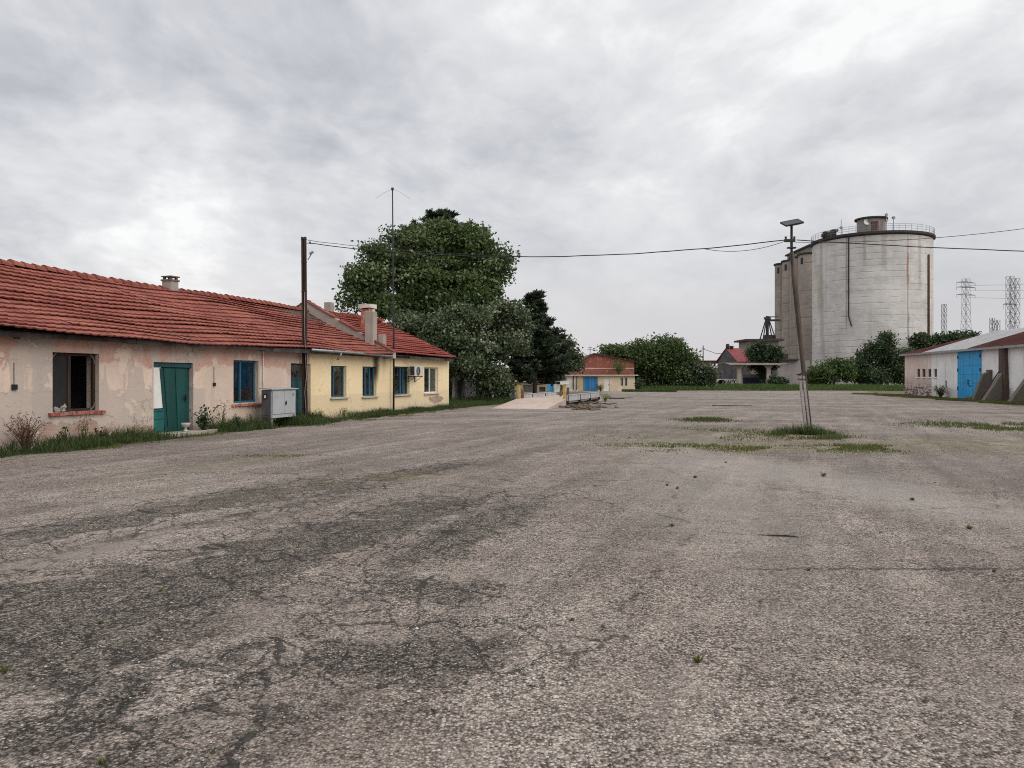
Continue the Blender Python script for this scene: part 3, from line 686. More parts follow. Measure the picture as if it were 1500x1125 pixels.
# ------------------------------------------------------------------ air conditioner, cabinet, urn
ta,tb_=tb(608.5,.45),tb(620.5,.45); z0,z1=zb(614,551,.3),zb(614,536,.3)
M['acgrey']=simple('ac_casing',(.50,.49,.46),.5,0,.1,2,.05)
ac=thing('air_conditioner','white outdoor air conditioner unit bracketed to the yellow wall beside the white window','air conditioner',BL(ta,0,z0),BANG)
wd=tb_-ta; h=z1-z0
b=MB(); b.box(0,wd,-.42,-.13,0,h); b.build('casing',M['acgrey'],ac,bevel=.015)
b=MB(); b.lathe([(.0,0),(h*.40,0),(h*.42,.012),(h*.36,.016)],24); 
b.v=[(wd*.40+x,-.425-z,h*.5+y) for x,y,z in b.v]; b.build('fan_opening',M['black'],ac)
b=MB()
for k in range(5): b.lathe([(h*(.08+.08*k),0),(h*(.08+.08*k)+.008,.004),(h*(.08+.08*k),.008)],20)
b.v=[(wd*.40+x,-.443-z,h*.5+y) for x,y,z in b.v]
for a in range(6):
    q=math.pi*a/6; b.tube([(wd*.4-math.cos(q)*h*.41,-.446,h*.5-math.sin(q)*h*.41),(wd*.4+math.cos(q)*h*.41,-.446,h*.5+math.sin(q)*h*.41)],.004,4)
b.build('fan_guard',M['steel'],ac)
b=MB()
for k in range(9): b.box(-.012,-.002,-.40+.025*k,-.385+.025*k,.05,h-.05)
b.build('side_vent',M['dksteel'],ac)
for xx in (.08,wd-.11):
    b=MB(); b.box(xx,xx+.03,-.45,-.003,-.035,-.003); b.box(xx+.003,xx+.027,-.04,-.0035,-.3,-.036); b.tube([(xx+.015,-.4,-.03),(xx+.015,-.03,-.28)],.01,4); b.build('bracket',M['dksteel'],ac)

c0=BL(tb(397.5,.95),-.95); zq=HC/F
cab=thing('electric_cabinet','grey steel cabinet with two doors, on short legs before the second teal door','cabinet',c0,BANG)
L_=tb(433,.95)-tb(397.5,.95); Z0=HC-(613-HY)/F*c0.y; Z1=HC-(571-HY)/F*c0.y; DP=.37
print('cabinet',L_,Z0,Z1,'left back px should be 384:', )
b=MB(); b.box(.03,L_,.003,DP,Z0,Z1); b.build('body',M['cab'],cab,bevel=.01)
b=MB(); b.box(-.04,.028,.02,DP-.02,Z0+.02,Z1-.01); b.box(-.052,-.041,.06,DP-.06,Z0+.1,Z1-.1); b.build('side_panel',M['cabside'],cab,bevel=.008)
b=MB(); b.prism([(-.06,-.07,Z1+.004),(-.06,DP+.05,Z1+.03),(-.06,DP+.05,Z1+.06),(-.06,-.07,Z1+.036)],(L_+.13,0,0)); b.build('roof_cap',M['cab'],cab)
for k in range(2):
    xa=.06+k*(L_-.09)/2; xb=xa+(L_-.09)/2-.012
    b=MB(); b.box(xa,xb,-.026,.0,Z0+.13,Z1-.04); dd=b.build('door',M['cab'],cab,bevel=.006)
    if k==1:
        h_=MB(); h_.box(xa+.03,xa+.075,-.05,-.027,Z0+.42,Z0+.52); h_.box(xa+.04,xa+.065,-.07,-.051,Z0+.44,Z0+.56); h_.build('handle',M['black'],dd)
        h_=MB(); h_.box(xb-.2,xb-.09,-.0285,-.0265,Z1-.22,Z1-.12); h_.build('name_plate',M['steel'],dd)
    else:
        h_=MB(); xm=(xa+xb)/2+.02; h_.prism([(xm-.05,-.028,Z1-.2),(xm+.05,-.028,Z1-.2),(xm,-.028,Z1-.11)],(0,.0015,0)); h_.build('warning_sign',M['warn'],dd)
b=MB(); b.box(.05,L_-.02,-.012,.0,Z0+.01,Z0+.115); b.build('plinth_panel',M['cab'],cab)
b=MB(); b.box(-.075,-.053,.12,.25,Z1-.30,Z1-.14); b.build('meter',M['black'],cab); b=MB(); b.box(-.08,-.0755,.15,.22,Z1-.27,Z1-.18); b.build('meter_dial',M['white'],cab)
for xx in (.05,L_-.12):
    for yy in (.03,DP-.1):
        b=MB(); b.box(xx,xx+.07,yy,yy+.07,0,Z0-.002); b.build('leg',M['steel'],cab)
b=MB(); b.tube([(L_+.05,.04,Z1+.0),(L_+.05,.04,Z1-.3)],.012,5); b.build('hook_rod',M['steel'],cab)

u=BL(tb(272,.35),-.35)
ub=MB(); ub.lathe([(0,0),(.10,0),(.10,.025),(.055,.05),(.04,.10),(.06,.14),(.12,.17),(.155,.25),(.165,.30),(.14,.30),(.12,.22),(0,.2)],20)
ur=ub.build('stone_urn',M['concpale'],None,True); ur.location=u+Vector((0,0,.10)); ur.scale=(.8,.8,.8); tag(ur,'small whitish footed urn standing at the foot of the broken teal door','urn')
st=MB(); st.box(D1[0]-.05,D1[1]+.35,-.62,.0,-.02,.098,jit=.01); st.build('doorstep',M['conc'],row,bevel=.015)

# ------------------------------------------------------------------ poles, mast and cables
pb=GR(447,618.5); pb.z=0
PL=thing('utility_pole','dark brown pole of two rails with a lamp arm, standing before the second teal door','utility pole',pb)
YL=pb.y; zt=HC+(HY-347)/F*YL
b=MB(); dxl=-.05
for s in (-1,1):
    b.prism([(s*.055-.035,-.05,0),(s*.055+.035,-.05,0),(s*.055+.035,.05,0),(s*.055-.035,.05,0)],(dxl,0,zt))
b.prism([(-.022,-.02,0),(.022,-.02,0),(.022,.02,0),(-.022,.02,0)],(dxl,0,zt-.02))
b.build('pole',M['dkwood'],PL,bevel=.01)
for z_ in (.5,1.5,2.6,3.7,4.8,5.9,zt-.1):
    b=MB(); b.box(-.098+dxl*z_/zt,.098+dxl*z_/zt,-.056,.056,z_,z_+.03); b.build('strap',M['dksteel'],PL)
b=MB(); b.tube([(.03,-.07,0.0),(.05,-.09,.5),(.0,-.07,1.1),(.07,-.08,1.7),(.035,-.075,2.3),(.0,-.07,3.4),(.0,-.07,4.8)],.016,6); b.tube([(.10,-.07,0.),(.12,-.08,.8),(.08,-.07,1.6),(.1,-.07,2.6)],.012,6); b.build('conduit',simple('pale_conduit',(.22,.17,.155),.6),PL,True)
zl=HC+(HY-381)/F*YL
b=MB(); b.tube([(.1,-.02,zl),(.24,-.06,zl+.2)],.022,6); la=b.build('lamp_arm',M['steel'],PL)
b=MB(); b.prism([(.19,-.11,zl+.19),(.32,-.11,zl+.28),(.32,.02,zl+.28),(.19,.02,zl+.19)],(-.03,0,.05)); b.build('lamp_head',M['steel'],la)
b=MB(); b.tube([(.06,0,zt-.23),(.17,0,zt-.23)],.014,5); b.lathe([(0,-.06),(.035,-.05),(.02,-.02),(.035,0),(.02,.03),(0,.035)],8,(.18,0,zt-.2)); b.build('insulator',M['black'],PL)

mb_=GR(576.5,605.3)
MA=thing('antenna_mast','thin tall dark antenna mast with drooping wire arms, standing close to the yellow wall','antenna mast',mb_)
zm=HC+(HY-277)/F*mb_.y
b=MB(); b.tube([(0,0,0),(.01,0,3.4),(-.02,0,7),(-.05,0,zm)],[.045,.045,.035,.026],8); b.build('mast',M['dksteel'],MA,True)
b=MB(); b.lathe([(0,0),(.06,.01),(.06,.12),(0,.14)],10,(-.05,0,zm-.06)); b.build('cap',M['dksteel'],MA)
b=MB()
for s in (-1,1): b.tube([(-.05,0,zm+.02),(-.05+s*.4,0.05,zm-.16),(-.05+s*.8,.1,zm-.42)],.006,4)
b.build('wire_arm',M['steel'],MA)

qb=GR(1183.5,635.5)
PR=thing('leaning_pole','leaning wooden pole lashed to a concrete stub, with a solar panel on top','utility pole',qb)
YR=qb.y
def RX(px): return (px-750)/F*YR-qb.x
def RZ(py): return HC-(py-HY)/F*YR
ztop=RZ(369); xtop=RX(1160)
b=MB(); b.tube([(.10,.09,0),(RX(1178)+.02,.07,RZ(548)),(RX(1172),.06,RZ(480)),(RX(1164.5),.04,RZ(410)),(xtop,.02,ztop)],[.07,.066,.074,.078,.06],10); b.build('pole',M['polewood'],PR,True)
sx0,sx1=0.,RX(1173); hz=RZ(546)
b=MB()
for o_ in (-.055,.055):
    b.prism([(o_-.032,-.05,0),(o_+.032,-.05,0),(o_+.032,.02,0),(o_-.032,.02,0)],(sx1,0,hz))
b.build('stub',concrete('stub_concrete',(.36,.31,.30),0,(.14,.11,.11),.7,6.),PR,bevel=.006)
for q in (.14,.36,.47,.62,.70,.86):
    xx=sx1*q; zz=hz*q; b=MB(); b.box(xx-.092,xx+.092,-.056,.026,zz-.012,zz+.010); b.build('band',M['conc'],PR)
b=MB()
for q in (.88,.95): 
    xx=sx1*q+.03; zz=hz*q+.03; b.tube([(xx-.13,-.07,zz),(xx+.12,-.07,zz),(xx+.14,.18,zz),(xx-.1,.18,zz),(xx-.13,-.07,zz)],.014,5)
b.tube([(sx1-.12,-.06,hz*.97),(sx1+.16,-.06,hz*1.01),(sx1+.35,-.02,hz*1.06)],.02,5)
b.build('clamp',M['dksteel'],PR)
xs=RX(1159.5)
b=MB(); b.tube([(xtop,.0,ztop-.35),(xs,0,ztop+.1),(xs,0,RZ(330))],.038,8); b.build('bracket_post',M['dksteel'],PR)
b=MB(); zc=RZ(353); b.box(xs-.2,xs+.1,-.04,.04,zc-.03,zc+.05); b.box(xs-.03,xs+.03,-.03,.03,zc-.18,zc-.031); b.box(xs-.12,xs+.12,-.06,.06,zc-.22,zc-.181)
b.build('crossbar',M['dksteel'],PR)
for dx in (-.17,.08):
    b=MB(); b.lathe([(0,-.02),(.04,0),(.025,.04),(.04,.07),(0,.09)],8,(xs+dx,0,zc+.05)); b.build('insulator',M['dksteel'],PR)
zp=RZ(326); Mx=Matrix.Translation((xs+.01,0,zp))@Matrix.Rotation(R(-11),4,'Y')@Matrix.Rotation(R(24),4,'X')
b=MB(); b.box(-.245,.245,-.20,.20,-.02,.015,Mx); pn=b.build('solar_panel',M['panelblue'],PR)
b=MB()
for a_ in (-.265,.246): b.box(a_,a_+.02,-.22,.22,-.028,.02,Mx)
for a_ in (-.22,.201): b.box(-.244,.244,a_,a_+.02,-.028,.02,Mx)
b.box(-.12,.22,-.09,.09,-.075,-.03,Mx); b.build('panel_frame',M['dksteel'],pn)

def cable(name,label,a,b_,sag,r=.016,seed=0,kinks=0,n=44):
    rr=random.Random(seed); a=Vector(a); b_=Vector(b_); pts=[]
    for i in range(n+1):
        t=i/n; p=a.lerp(b_,t); p.z-=sag*4*t*(1-t)
        if 0<i<n: p.z+=kinks*(math.sin(i*.9+seed)+.6*math.sin(i*2.1))
        pts.append(p-a)
    c=MB(); c.tube(pts,r,6); o=c.build(name,M['cable'],None,True); o.location=a; return tag(o,label,'cable','overhead cables across the yard')
lt=pb+Vector((.13,0,HC+(HY-356)/F*YL)); rt=qb+Vector((RX(1152),0,zc+.03)); re=qb+Vector((RX(1167),0,zc+.03))
cable('overhead_cable','thick sagging black cable strung from the dark rail pole across to the leaning pole',lt,rt,.50,.015,1,.006)
cable('overhead_cable','thinner cable just above the thick one, from the dark rail pole to midway',lt+Vector((-.02,0,.10)),lt.lerp(rt,.5)+Vector((0,0,-.48)),.10,.009,2,.004)
cable('overhead_cable','black cable leading from the leaning pole almost level past the huge silo',re,P(2150,372,21),.20,.014,3,.004)
cable('overhead_cable','thin black cable that dips from the leaning pole then climbs over the silo rim',re+Vector((-.03,.03,-.06)),P(2400,60,20.5),1.42,.008,4)
cable('overhead_cable','thin slack cable looping just below the thick cable near the leaning pole',rt+Vector((0,0,-.02)),lt.lerp(rt,.86)+Vector((0,0,-.26)),.17,.008,5)
M['beam']=simple('grey_beam_paint',(.40,.40,.41),.6,0,.15,1.5,.1,(.25,.18,.14),.5,2)
# ------------------------------------------------------------------ weighbridge with its concrete ramp
w0=Vector((-1.08,40.4,0)); wd=2.95
wb=thing('weighbridge','truck weighbridge with a pinkish concrete ramp and grey steel side beams','weighbridge',w0,BANG)
# frame: x along, -y to the right
L1,L2,L3=4.6,14.6,18.6; hz=.42
b=MB(); pr=[(0,0,-.02),(L1,0,-.02),(L1,0,hz),(0,0,.03)]; b.prism([(x,.0,z) for x,y,z in pr],(0,-wd,0)); b.build('ramp',M['ramp'],wb,bevel=.012)
b=MB(); b.box(L1+.004,L2,-.02,-wd+.02,hz-.24,hz-.004); b.build('deck',M['ramp'],wb)
b=MB(); b.prism([(L2+.004,0,-.02),(L3,0,-.02),(L3,0,.03),(L2+.004,0,hz)],(0,-wd,0)); b.build('ramp',M['ramp'],wb)
for yy in (.0,-wd-.10):
    b=MB(); b.box(L1+.1,L2,yy,yy+.10,hz-.12,hz+.20); b.box(L1+.1,L2,yy-.03,yy+.13,hz+.201,hz+.235); 
    sb=b.build('side_beam',M['beam'],wb)
    for k in range(4):
        xx=L1+.12+k*3.22; b=MB(); b.box(xx,xx+.09,yy-.025,yy+.125,hz-.3,hz+.2); b.build('stiffener',M['dksteel'],sb)
b=MB(); b.box(L1+.2,L2-.1,-.3,-wd+.3,-.02,.10)
for xx in (L1+.05,L1+4.8,L2-.45): b.box(xx,xx+.4,-.05,-wd+.05,-.02,hz-.25)
b.build('footing',M['concdk'],wb)
for k,(x_,y_,m_,hh,lab) in enumerate(((L1+.05,-.12,'yellowpost',.78,'yellow guard post at the left top corner of the weighbridge ramp'),(L1+.05,-wd+.12,'yellowpost',.80,'yellow guard post at the right top corner of the ramp, under the pale box'),(L1+.9,-.10,'brownpost',.50,'short brown post just behind the left yellow guard post'),(L1+.55,-wd+.02,'brownpost',.62,'short brown post just behind the right yellow guard post'),(L1+6.,-1.2,'brownpost',.40,'small dark post standing out on the weighbridge deck'))):
    b=MB(); b.box(-.07,.07,-.07,.07,0,hh); b.box(-.08,.08,-.08,.08,hh+.002,hh+.03)
    p_=b.build('guard_post',M[m_],None,bevel=.012); p_.location=w0+D*x_+N*y_+Vector((0,0,hz)); p_.rotation_euler.z=BANG; tag(p_,lab,'post','guard posts on the weighbridge')
b=MB(); b.box(-.12,.12,-.22,.22,0,.16,jit=.01); b.box(-.14,.14,-.25,.25,.162,.19)
p_=b.build('junction_box',M['white'],None,bevel=.02); p_.location=w0+D*(L1+.05)+N*(-wd+.12)+Vector((0,0,hz+.83)); p_.rotation_euler.z=BANG; tag(p_,'pale box lying on top of the right yellow guard post','box')
# rubble and planks beside the weighbridge
def heap(name,label,cat,c,n,sx,sy,r0,r1,mat,hgt=.15):
    b=MB()
    for i in range(n):
        x=random.gauss(0,sx); y=random.gauss(0,sy); q=math.exp(-(x/sx)**2-(y/sy)**2)
        b.ico((x,y,random.uniform(0,hgt)*q+r0*.4),random.uniform(r0,r1),.35,(1.4,1,.6))
    o=b.build(name,mat); o.location=c; o['kind']='stuff'; return tag(o,label,cat)
heap('rubble_heap','dark heap of broken rubble beside the weighbridge near its ramp','rubble',GR(846,597),60,.9,.45,.05,.16,M['debris'])
heap('rubble_heap','small scatter of rubble farther along the weighbridge side','rubble',GR(868,592),40,.9,.6,.05,.14,M['debris'])
heap('rubble_heap','brown clump of dirt on the asphalt in front of the larger rubble heap','rubble',GR(855,600.5),30,.45,.3,.05,.13,simple('brown_dirt',(.12,.085,.045),.95))
b=MB(); b.box(-.9,.9,-.12,.12,0,.06,jit=.02); b.box(-.4,1.5,-.2,.02,.062,.11,jit=.02); o=b.build('plank_pile',M['board']); o.location=GR(898,584.5); o.rotation_euler.z=.15; tag(o,'grey planks lying on the asphalt past the far end of the weighbridge','planks')
b=MB(); b.box(-1.1,1.1,-.15,.15,0,.05,jit=.03); o=b.build('timber',M['board']); o.location=GR(1073,595); tag(o,'dark strip of timber lying far out on the open yard','timber')
b=MB(); b.tube([(-.22,.05,.008),(-.07,-.005,.014),(.05,-.01,.012),(.17,-.07,.010)],[.003,.008,.009,.004],6); o=b.build('stick',M['dkwood']); o.location=GR(1143,786); tag(o,'short dark stick lying alone on the pale asphalt','stick')

# ------------------------------------------------------------------ small buildings beyond the weighbridge
def X(px,Y): return (px-750)/F*Y
def Z(py,Y): return HC-(py-HY)/F*Y
Y=92.
an=thing('garage_annex','low cream annex with a blue garage door, before the red brick hall','building',(X(829,Y),Y,0))
def ax(px): return X(px,Y)-an.location.x
h0=Z(550.5,Y); Wd=ax(930)
hl=[(ax(854),ax(875.5),.03,Z(551.6,Y)),(ax(885),ax(893),.03,Z(554.5,Y)),(ax(909),ax(913),Z(565.5,Y),Z(553,Y)),(ax(915),ax(919),Z(565.5,Y),Z(553,Y))]
b=MB(); wall_holes(b,ax(853.4),Wd,-.05,h0,0,.3,[hl[0]]+hl[1:]); b.build('wall',M['cream'],an)
b=MB(); b.box(ax(848),ax(853.2),-.04,.3,-.05,h0); b.build('wall',M['ochre'],an,label='ochre strip of wall beside the garage door')
b=MB(); b.box(0,ax(847.8),0,.3,-.05,h0); b.build('wall',M['whitedirty'],an,label='dirty white end of the wall')
for a_ in (Wd-.3,0):
    b=MB(); b.box(a_,a_+.3,.303,3.4,-.05,h0); b.build('wall',M['cream'],an)
b=MB(); b.box(-.2,Wd+.35,-.35,3.5,h0+.003,h0+.13); b.build('roof',M['concpale'],an)
b=MB(); b.box(hl[0][0],hl[0][1],.05,.1,.0,hl[0][3]); 
for k in range(1,5): q=hl[0][0]+(hl[0][1]-hl[0][0])*k/5; b.box(q-.02,q+.02,.03,.049,.02,hl[0][3]-.02)
b.build('garage_door',M['bluedoor'],an)
b=MB(); b.box(hl[1][0],hl[1][1],.06,.1,.0,hl[1][3]); o=b.build('door',M['white'],an); b=MB(); b.box(hl[1][1]-.12,hl[1][1]-.06,.03,.059,.75,.85); b.build('handle',M['black'],o)
for q in hl[2:]: sash(q[0],q[1],q[2],q[3],[.5],M['white'],.08,.03,an,glass=M['darkglass'],depth=.05)
for px in (840,845):
    b=MB(); b.tube([(ax(px),-.08,.2),(ax(px),-.08,h0)],.05,6); b.build('drainpipe',M['rust'],an)
Y=95.7
hx0,hx1=X(843,Y),X(929,Y); hall=thing('brick_hall','red brick hall with a low gable and a pale band, rising behind the cream annex','building',(hx0,Y,0))
w_=hx1-hx0; za=Z(518,Y); zl=Z(534,Y); zr=Z(529.5,Y); xa=X(870,Y)-hx0
b=MB(); b.prism([(0,0,0),(w_,0,0),(w_,0,zr),(xa,0,za),(0,0,zl)],(0,22,0)); b.build('wall',M['redbrick'],hall)
b=MB(); zb_=Z(539.5,Y); b.box(.05,w_-.02,-.04,-.003,zb_-.05,zb_+.04); b.build('band',M['pinkgrey'],hall)
b=MB()
for (x0,z0_,x1,z1_) in ((-.25,zl-.1,xa,za),(xa,za,w_+.5,zr-.1)):
    b.prism([(x0,-.35,z0_+.003),(x1,-.35,z1_+.003),(x1,-.35,z1_+.08),(x0,-.35,z0_+.08)],(0,22.6,0))
b.build('roof',M['roofdark'],hall)
b=MB(); b.tube([(0,0,0),(0,0,Z(508,Y)-za+.3)],.04,5); b.tube([(-.35,0,.75),(.35,0,.75)],.03,4); b.tube([(-.25,0,1.),(.25,0,1.)],.03,4)
o=b.build('roof_antenna',M['dksteel']); o.location=(X(865,Y),Y+.5,za-.25); tag(o,'small cross shaped antenna on the gable of the red brick hall','antenna')
Y=88.
sh=thing('tiled_shed','small shed with a lean-to roof of faded red tiles, beside the blue kiosk','shed',(X(808,Y),Y,0))
wv=X(829,Y)-X(808,Y); b=MB(); wall_holes(b,0,wv,0,Z(556,Y),0,.2,[(.55,wv-.2,Z(563,Y),Z(559.5,Y))]); b.build('wall',M['whitedirty'],sh); b=MB(); b.box(.4,wv-.1,.15,.18,Z(564,Y),Z(559,Y)); b.build('window',M['darkglass'],sh)
for a_ in ((0,.2,.203,2.8),(wv-.2,wv,.203,2.8),(0,wv,2.803,3)):
    b=MB(); b.box(*a_,0,Z(556,Y)); b.build('wall',M['whitedirty'],sh)
rf=MB(); tiles(rf,-.15,wv+.1,-.3,Z(556.5,Y),3.1,Z(548.5,Y)+.12,seed=21,sag=.02); rf.build('roof',M['tile'],sh)
Y=84.
ki=thing('blue_kiosk','narrow pale blue kiosk with a little pointed roof, left of the tiled shed','kiosk',(X(801.5,Y),Y,0))
wv=X(812,Y)-X(801.5,Y); h0=Z(557.5,Y)
b=MB(); b.box(0,wv,0,wv,0,h0); b.build('wall',M['kiosk'],ki)
b=MB(); b.prism([(-.06,-.08,h0+.002),(wv+.06,-.08,h0+.002),(wv/2,-.08,h0+.25)],(0,wv+.16,0)); b.build('roof',M['kiosk'],ki)
b=MB(); b.box(wv*.45,wv-.1,-.035,-.003,.06,h0-.12); o=b.build('door',M['bluedoor'],ki); b=MB(); b.box(wv*.52,wv-.16,-.045,-.0355,h0*.55,h0-.22); b.build('pane',M['darkglass'],o)
Y=79.
gw=thing('cream_gate_wall','low cream wall with a grey metal gate panel, beyond the weighbridge','wall',(X(754,Y),Y,0))
def gx(px): return X(px,Y)-gw.location.x
b=MB(); wall_holes(b,0,gx(801),0,Z(560.5,Y),0,.3,[(gx(766.5),gx(785),.15,Z(564,Y)),(gx(790),gx(799),.2,Z(567,Y))]); b.build('wall',M['cream'],gw)
b=MB(); b.box(gx(753),gx(780),-.1,.4,Z(560.5,Y)+.003,Z(559.5,Y)); b.box(gx(780.3),gx(802),-.06,.36,Z(560.5,Y)+.003,Z(559.8,Y)); b.build('coping',M['concdk'],gw)
b=MB(); b.box(gx(766.5),gx(785),.1,.15,.1,Z(564,Y)); 
for k in range(12): q=gx(766.5)+(gx(785)-gx(766.5))*(k+.5)/12; b.box(q-.015,q+.015,.075,.099,.12,Z(564.5,Y))
b.build('gate_panel',M['steel'],gw)
b=MB(); b.box(gx(790),gx(799),.12,.2,.15,Z(567,Y)); b.build('dark_board',M['concdk'],gw)
heap('rubble_heap','pale heap of rubble lying on the left end of the cream gate wall','rubble',(X(766,Y),Y+.15,Z(559.6,Y)),36,.55,.12,.08,.24,M['concpale'],.35)
# wire fence with pale posts under the trees
fp=[GR(px,py) for px,py in ((664,590),(682,588.5),(700,587),(716,586),(730,585),(742,583.5),(752,581.5))]
fe=thing('wire_fence','sagging wire mesh fence on pale concrete posts in the shade under the walnut','fence',fp[0])
for p in fp:
    q=p-fp[0]; b=MB(); hh=random.uniform(1.5,1.8); b.prism([(q.x-.07,q.y-.07,0),(q.x+.07,q.y-.07,0),(q.x+.07,q.y+.07,0),(q.x-.07,q.y+.07,0)],(random.uniform(-.05,.05),.0,hh)); b.build('post',M['concpale'],fe)
b=MB()
for i in range(len(fp)-1):
    a,c=fp[i]-fp[0],fp[i+1]-fp[0]; n=int((c-a).length/.16)
    for k in range(n):
        p=a.lerp(c,k/n); hh=1.45+.1*math.sin(k)
        b.tube([p+Vector((0,-.08,.05)),p+Vector((.08,-.08,hh))],.012,3,False); b.tube([p+Vector((.16,-.08,.05)),p+Vector((.04,-.08,hh))],.012,3,False)
    for zz in (.1,.75,1.45): b.tube([a+Vector((0,-.08,zz)),c+Vector((0,-.08,zz))],.014,3,False)
b.build('mesh',M['steel'],fe)
for k,(px,py,hh,ww) in enumerate(((668,589,1.35,.5),(676,588,1.7,.4),(722,586.5,1.6,.45))):
    b=MB()
    for j in range(5): b.box(j*ww/5+.02,(j+1)*ww/5-.02,0,.03,0,hh-random.uniform(0,.18))
    b.box(0,ww,.031,.06,.3,.4); b.box(0,ww,.031,.06,hh-.45,hh-.35)
    o=b.build('board_panel',M['board']); o.location=GR(px,py); o.rotation_euler=(R(-7),0,random.uniform(-.3,.3)); tag(o,('shortest grey board panel leaning at the shady fence beside the yellow end wall','tall narrow grey board panel in the middle of the shady fence boards','grey board panel leaning in the fence close to the weighbridge ramp')[k],'boards','board panels leaning at the fence')

# ------------------------------------------------------------------ warehouse on the right
WA=math.atan2(-.990,-.141); W0=Vector((36.5,71.5,0)); wdv=Vector((-.141,-.990,0)); wnv=Vector((.990,-.141,0))
wh=thing('warehouse','long white warehouse with a tall bright blue gate, a patchwork roof and concrete buttresses','building',W0,WA)
def ws(px):
    r=(px-750)/F; return (r*W0.y-W0.x)/(wdv.x-r*wdv.y)
def wz(px,py): return HC-(py-HY)/F*(W0+wdv*ws(px)).y
EH=3.80; SL=40
SG0,SG1=ws(1404.5),ws(1437.5); SP=ws(1365)
wins=[(ws(a),ws(c),wz((a+c)/2,552.7),wz((a+c)/2,540.3)) for a,c in ((1343,1347.6),(1350.6,1355.6),(1359.2,1364),(1368,1372.8))]
slot=(ws(1385),ws(1387.5),wz(1386,568.5),wz(1386,557.5))
b=MB(); wall_holes(b,0,SP,-.05,EH,0,.3,[h for h in wins if h[1]<SP+.0]+[]); 
# whitewash and pink wash with bare brick foot
def wash(kind):
    g=NT('whitewash_'+kind); co=g.co; x,y,z=g.sep(co)[:3]
    n1=g.noise(co,.6,7,.62,.4); n2=g.noise(co,2.2,8,.68,.4); st=g.noise(g.map(co,(2.5,2.5,.2)),1.,6,.6)
    c=g.mix(g.ss(n1,.35,.65),(.68,.52,.47),(.75,.64,.58)) if kind=='pink' else g.mix(g.ss(n1,.35,.65),(.74,.73,.72),(.83,.82,.81))
    c=g.mix(g.mt('MULTIPLY',g.ss(st,.5,.72),.45),c,(.40,.33,.30))
    low=g.ss(g.mt('ADD',z,g.mt('MULTIPLY',n2,1.1)),1.5,1.05)
    bare=g.mt('MULTIPLY',g.ss(g.mt('ADD',g.noise(g.map(co,(1.3,1.3,4.)),1.2,7,.65,.2),g.mt('MULTIPLY',z,-.06)),.43,.50),g.ss(z,1.25,.85))
    if kind=='pink':
        c=g.mix(g.mt('MULTIPLY',g.ss(z,2.1,1.2),g.ss(n2,.3,.6,.2,.55)),c,(.36,.24,.22))
        c=g.mix(g.mt('MULTIPLY',bare,.9),c,(.11,.075,.07))
    else: c=g.mix(g.mt('MULTIPLY',low,.45),c,(.38,.34,.30)); c=g.mix(g.mt('MULTIPLY',g.mt('MULTIPLY',bare,g.ss(n1,.5,.6)),.6),c,(.2,.16,.14))
    return g.done(c,.9,0,g.bump(n2,.4,.04),.2)
M['washpink']=wash('pink'); M['washwhite']=wash('white')
b.build('wall',M['washpink'],wh,label='faded pink wall with bare brick at its foot')
b=MB(); wall_holes(b,SP,SG0,-.05,EH,-.02,.3,[h for h in wins if h[1]>=SP]+[slot]); b.build('wall',M['washwhite'],wh)
b=MB(); wall_holes(b,SG1,SL,-.05,EH,-.02,.3,[]); b.build('wall',M['washwhite'],wh)
for a_ in ((.003,.3,.303,10.4),(SL-.3,SL,.303,10.4),(0,SL,10.403,10.7)):
    b=MB(); b.box(*a_,-.05,EH-.001); b.build('wall',M['washpink'],wh)
for k,q in enumerate(wins):
    f=sash(q[0],q[1],q[2],q[3],[],M['white'],.06,.03,wh,glass=M['darkglass'],depth=.05)
    s=MB(); s.box(q[0]-.06,q[1]+.06,-.07,.05,q[2]-.07,q[2]-.003); s.build('sill',M['white'],f)
b=MB(); b.box(slot[0],slot[1],.1,.15,slot[2],slot[3]); b.build('slot_window',M['darkglass'],wh)
gt=MB(); gm_=(SG0+SG1)/2; gz=EH-.08
gt.box(SG0+.03,gm_-.01,-.06,.0,.04,gz); gt.box(gm_+.01,SG1-.03,-.06,.0,.04,gz)
for z_ in (.06,1.25,1.9,2.55,gz-.12): gt.box(SG0+.05,gm_-.03,-.08,-.061,z_,z_+.07); gt.box(gm_+.03,SG1-.05,-.08,-.061,z_,z_+.07)
gate=gt.build('gate',M['bluegate'],wh)
b=MB(); b.box(gm_-.12,gm_-.04,-.115,-.081,1.1,1.5); b.box(gm_+.03,gm_+.4,-.11,-.081,1.0,1.05); b.build('latch',M['dksteel'],gate)
b=MB(); b.box(SG0-.12,SG0+.02,-.05,-.021,.0,EH-.02); b.box(SG1-.02,SG1+.10,-.05,-.021,.0,EH-.02); b.build('gate_frame',M['bluegate'],wh)
b=MB()
for s_ in (SG0-.02,SG1-.04):
    for z_ in (.7,2.1,3.1): b.box(s_,s_+.07,-.12,-.081,z_,z_+.25)
b.build('hinge',M['dksteel'],gate)
b=MB(); b.box(SG1-1.4,SG1-.6,-.45,-.09,-.02,.28,jit=.06); o=b.build('stone_block',M['concdk']); o.matrix_world=Matrix.Translation(W0)@Matrix.Rotation(WA,4,'Z'); tag(o,'dark stone lying at the foot of the bright blue gate','stone')
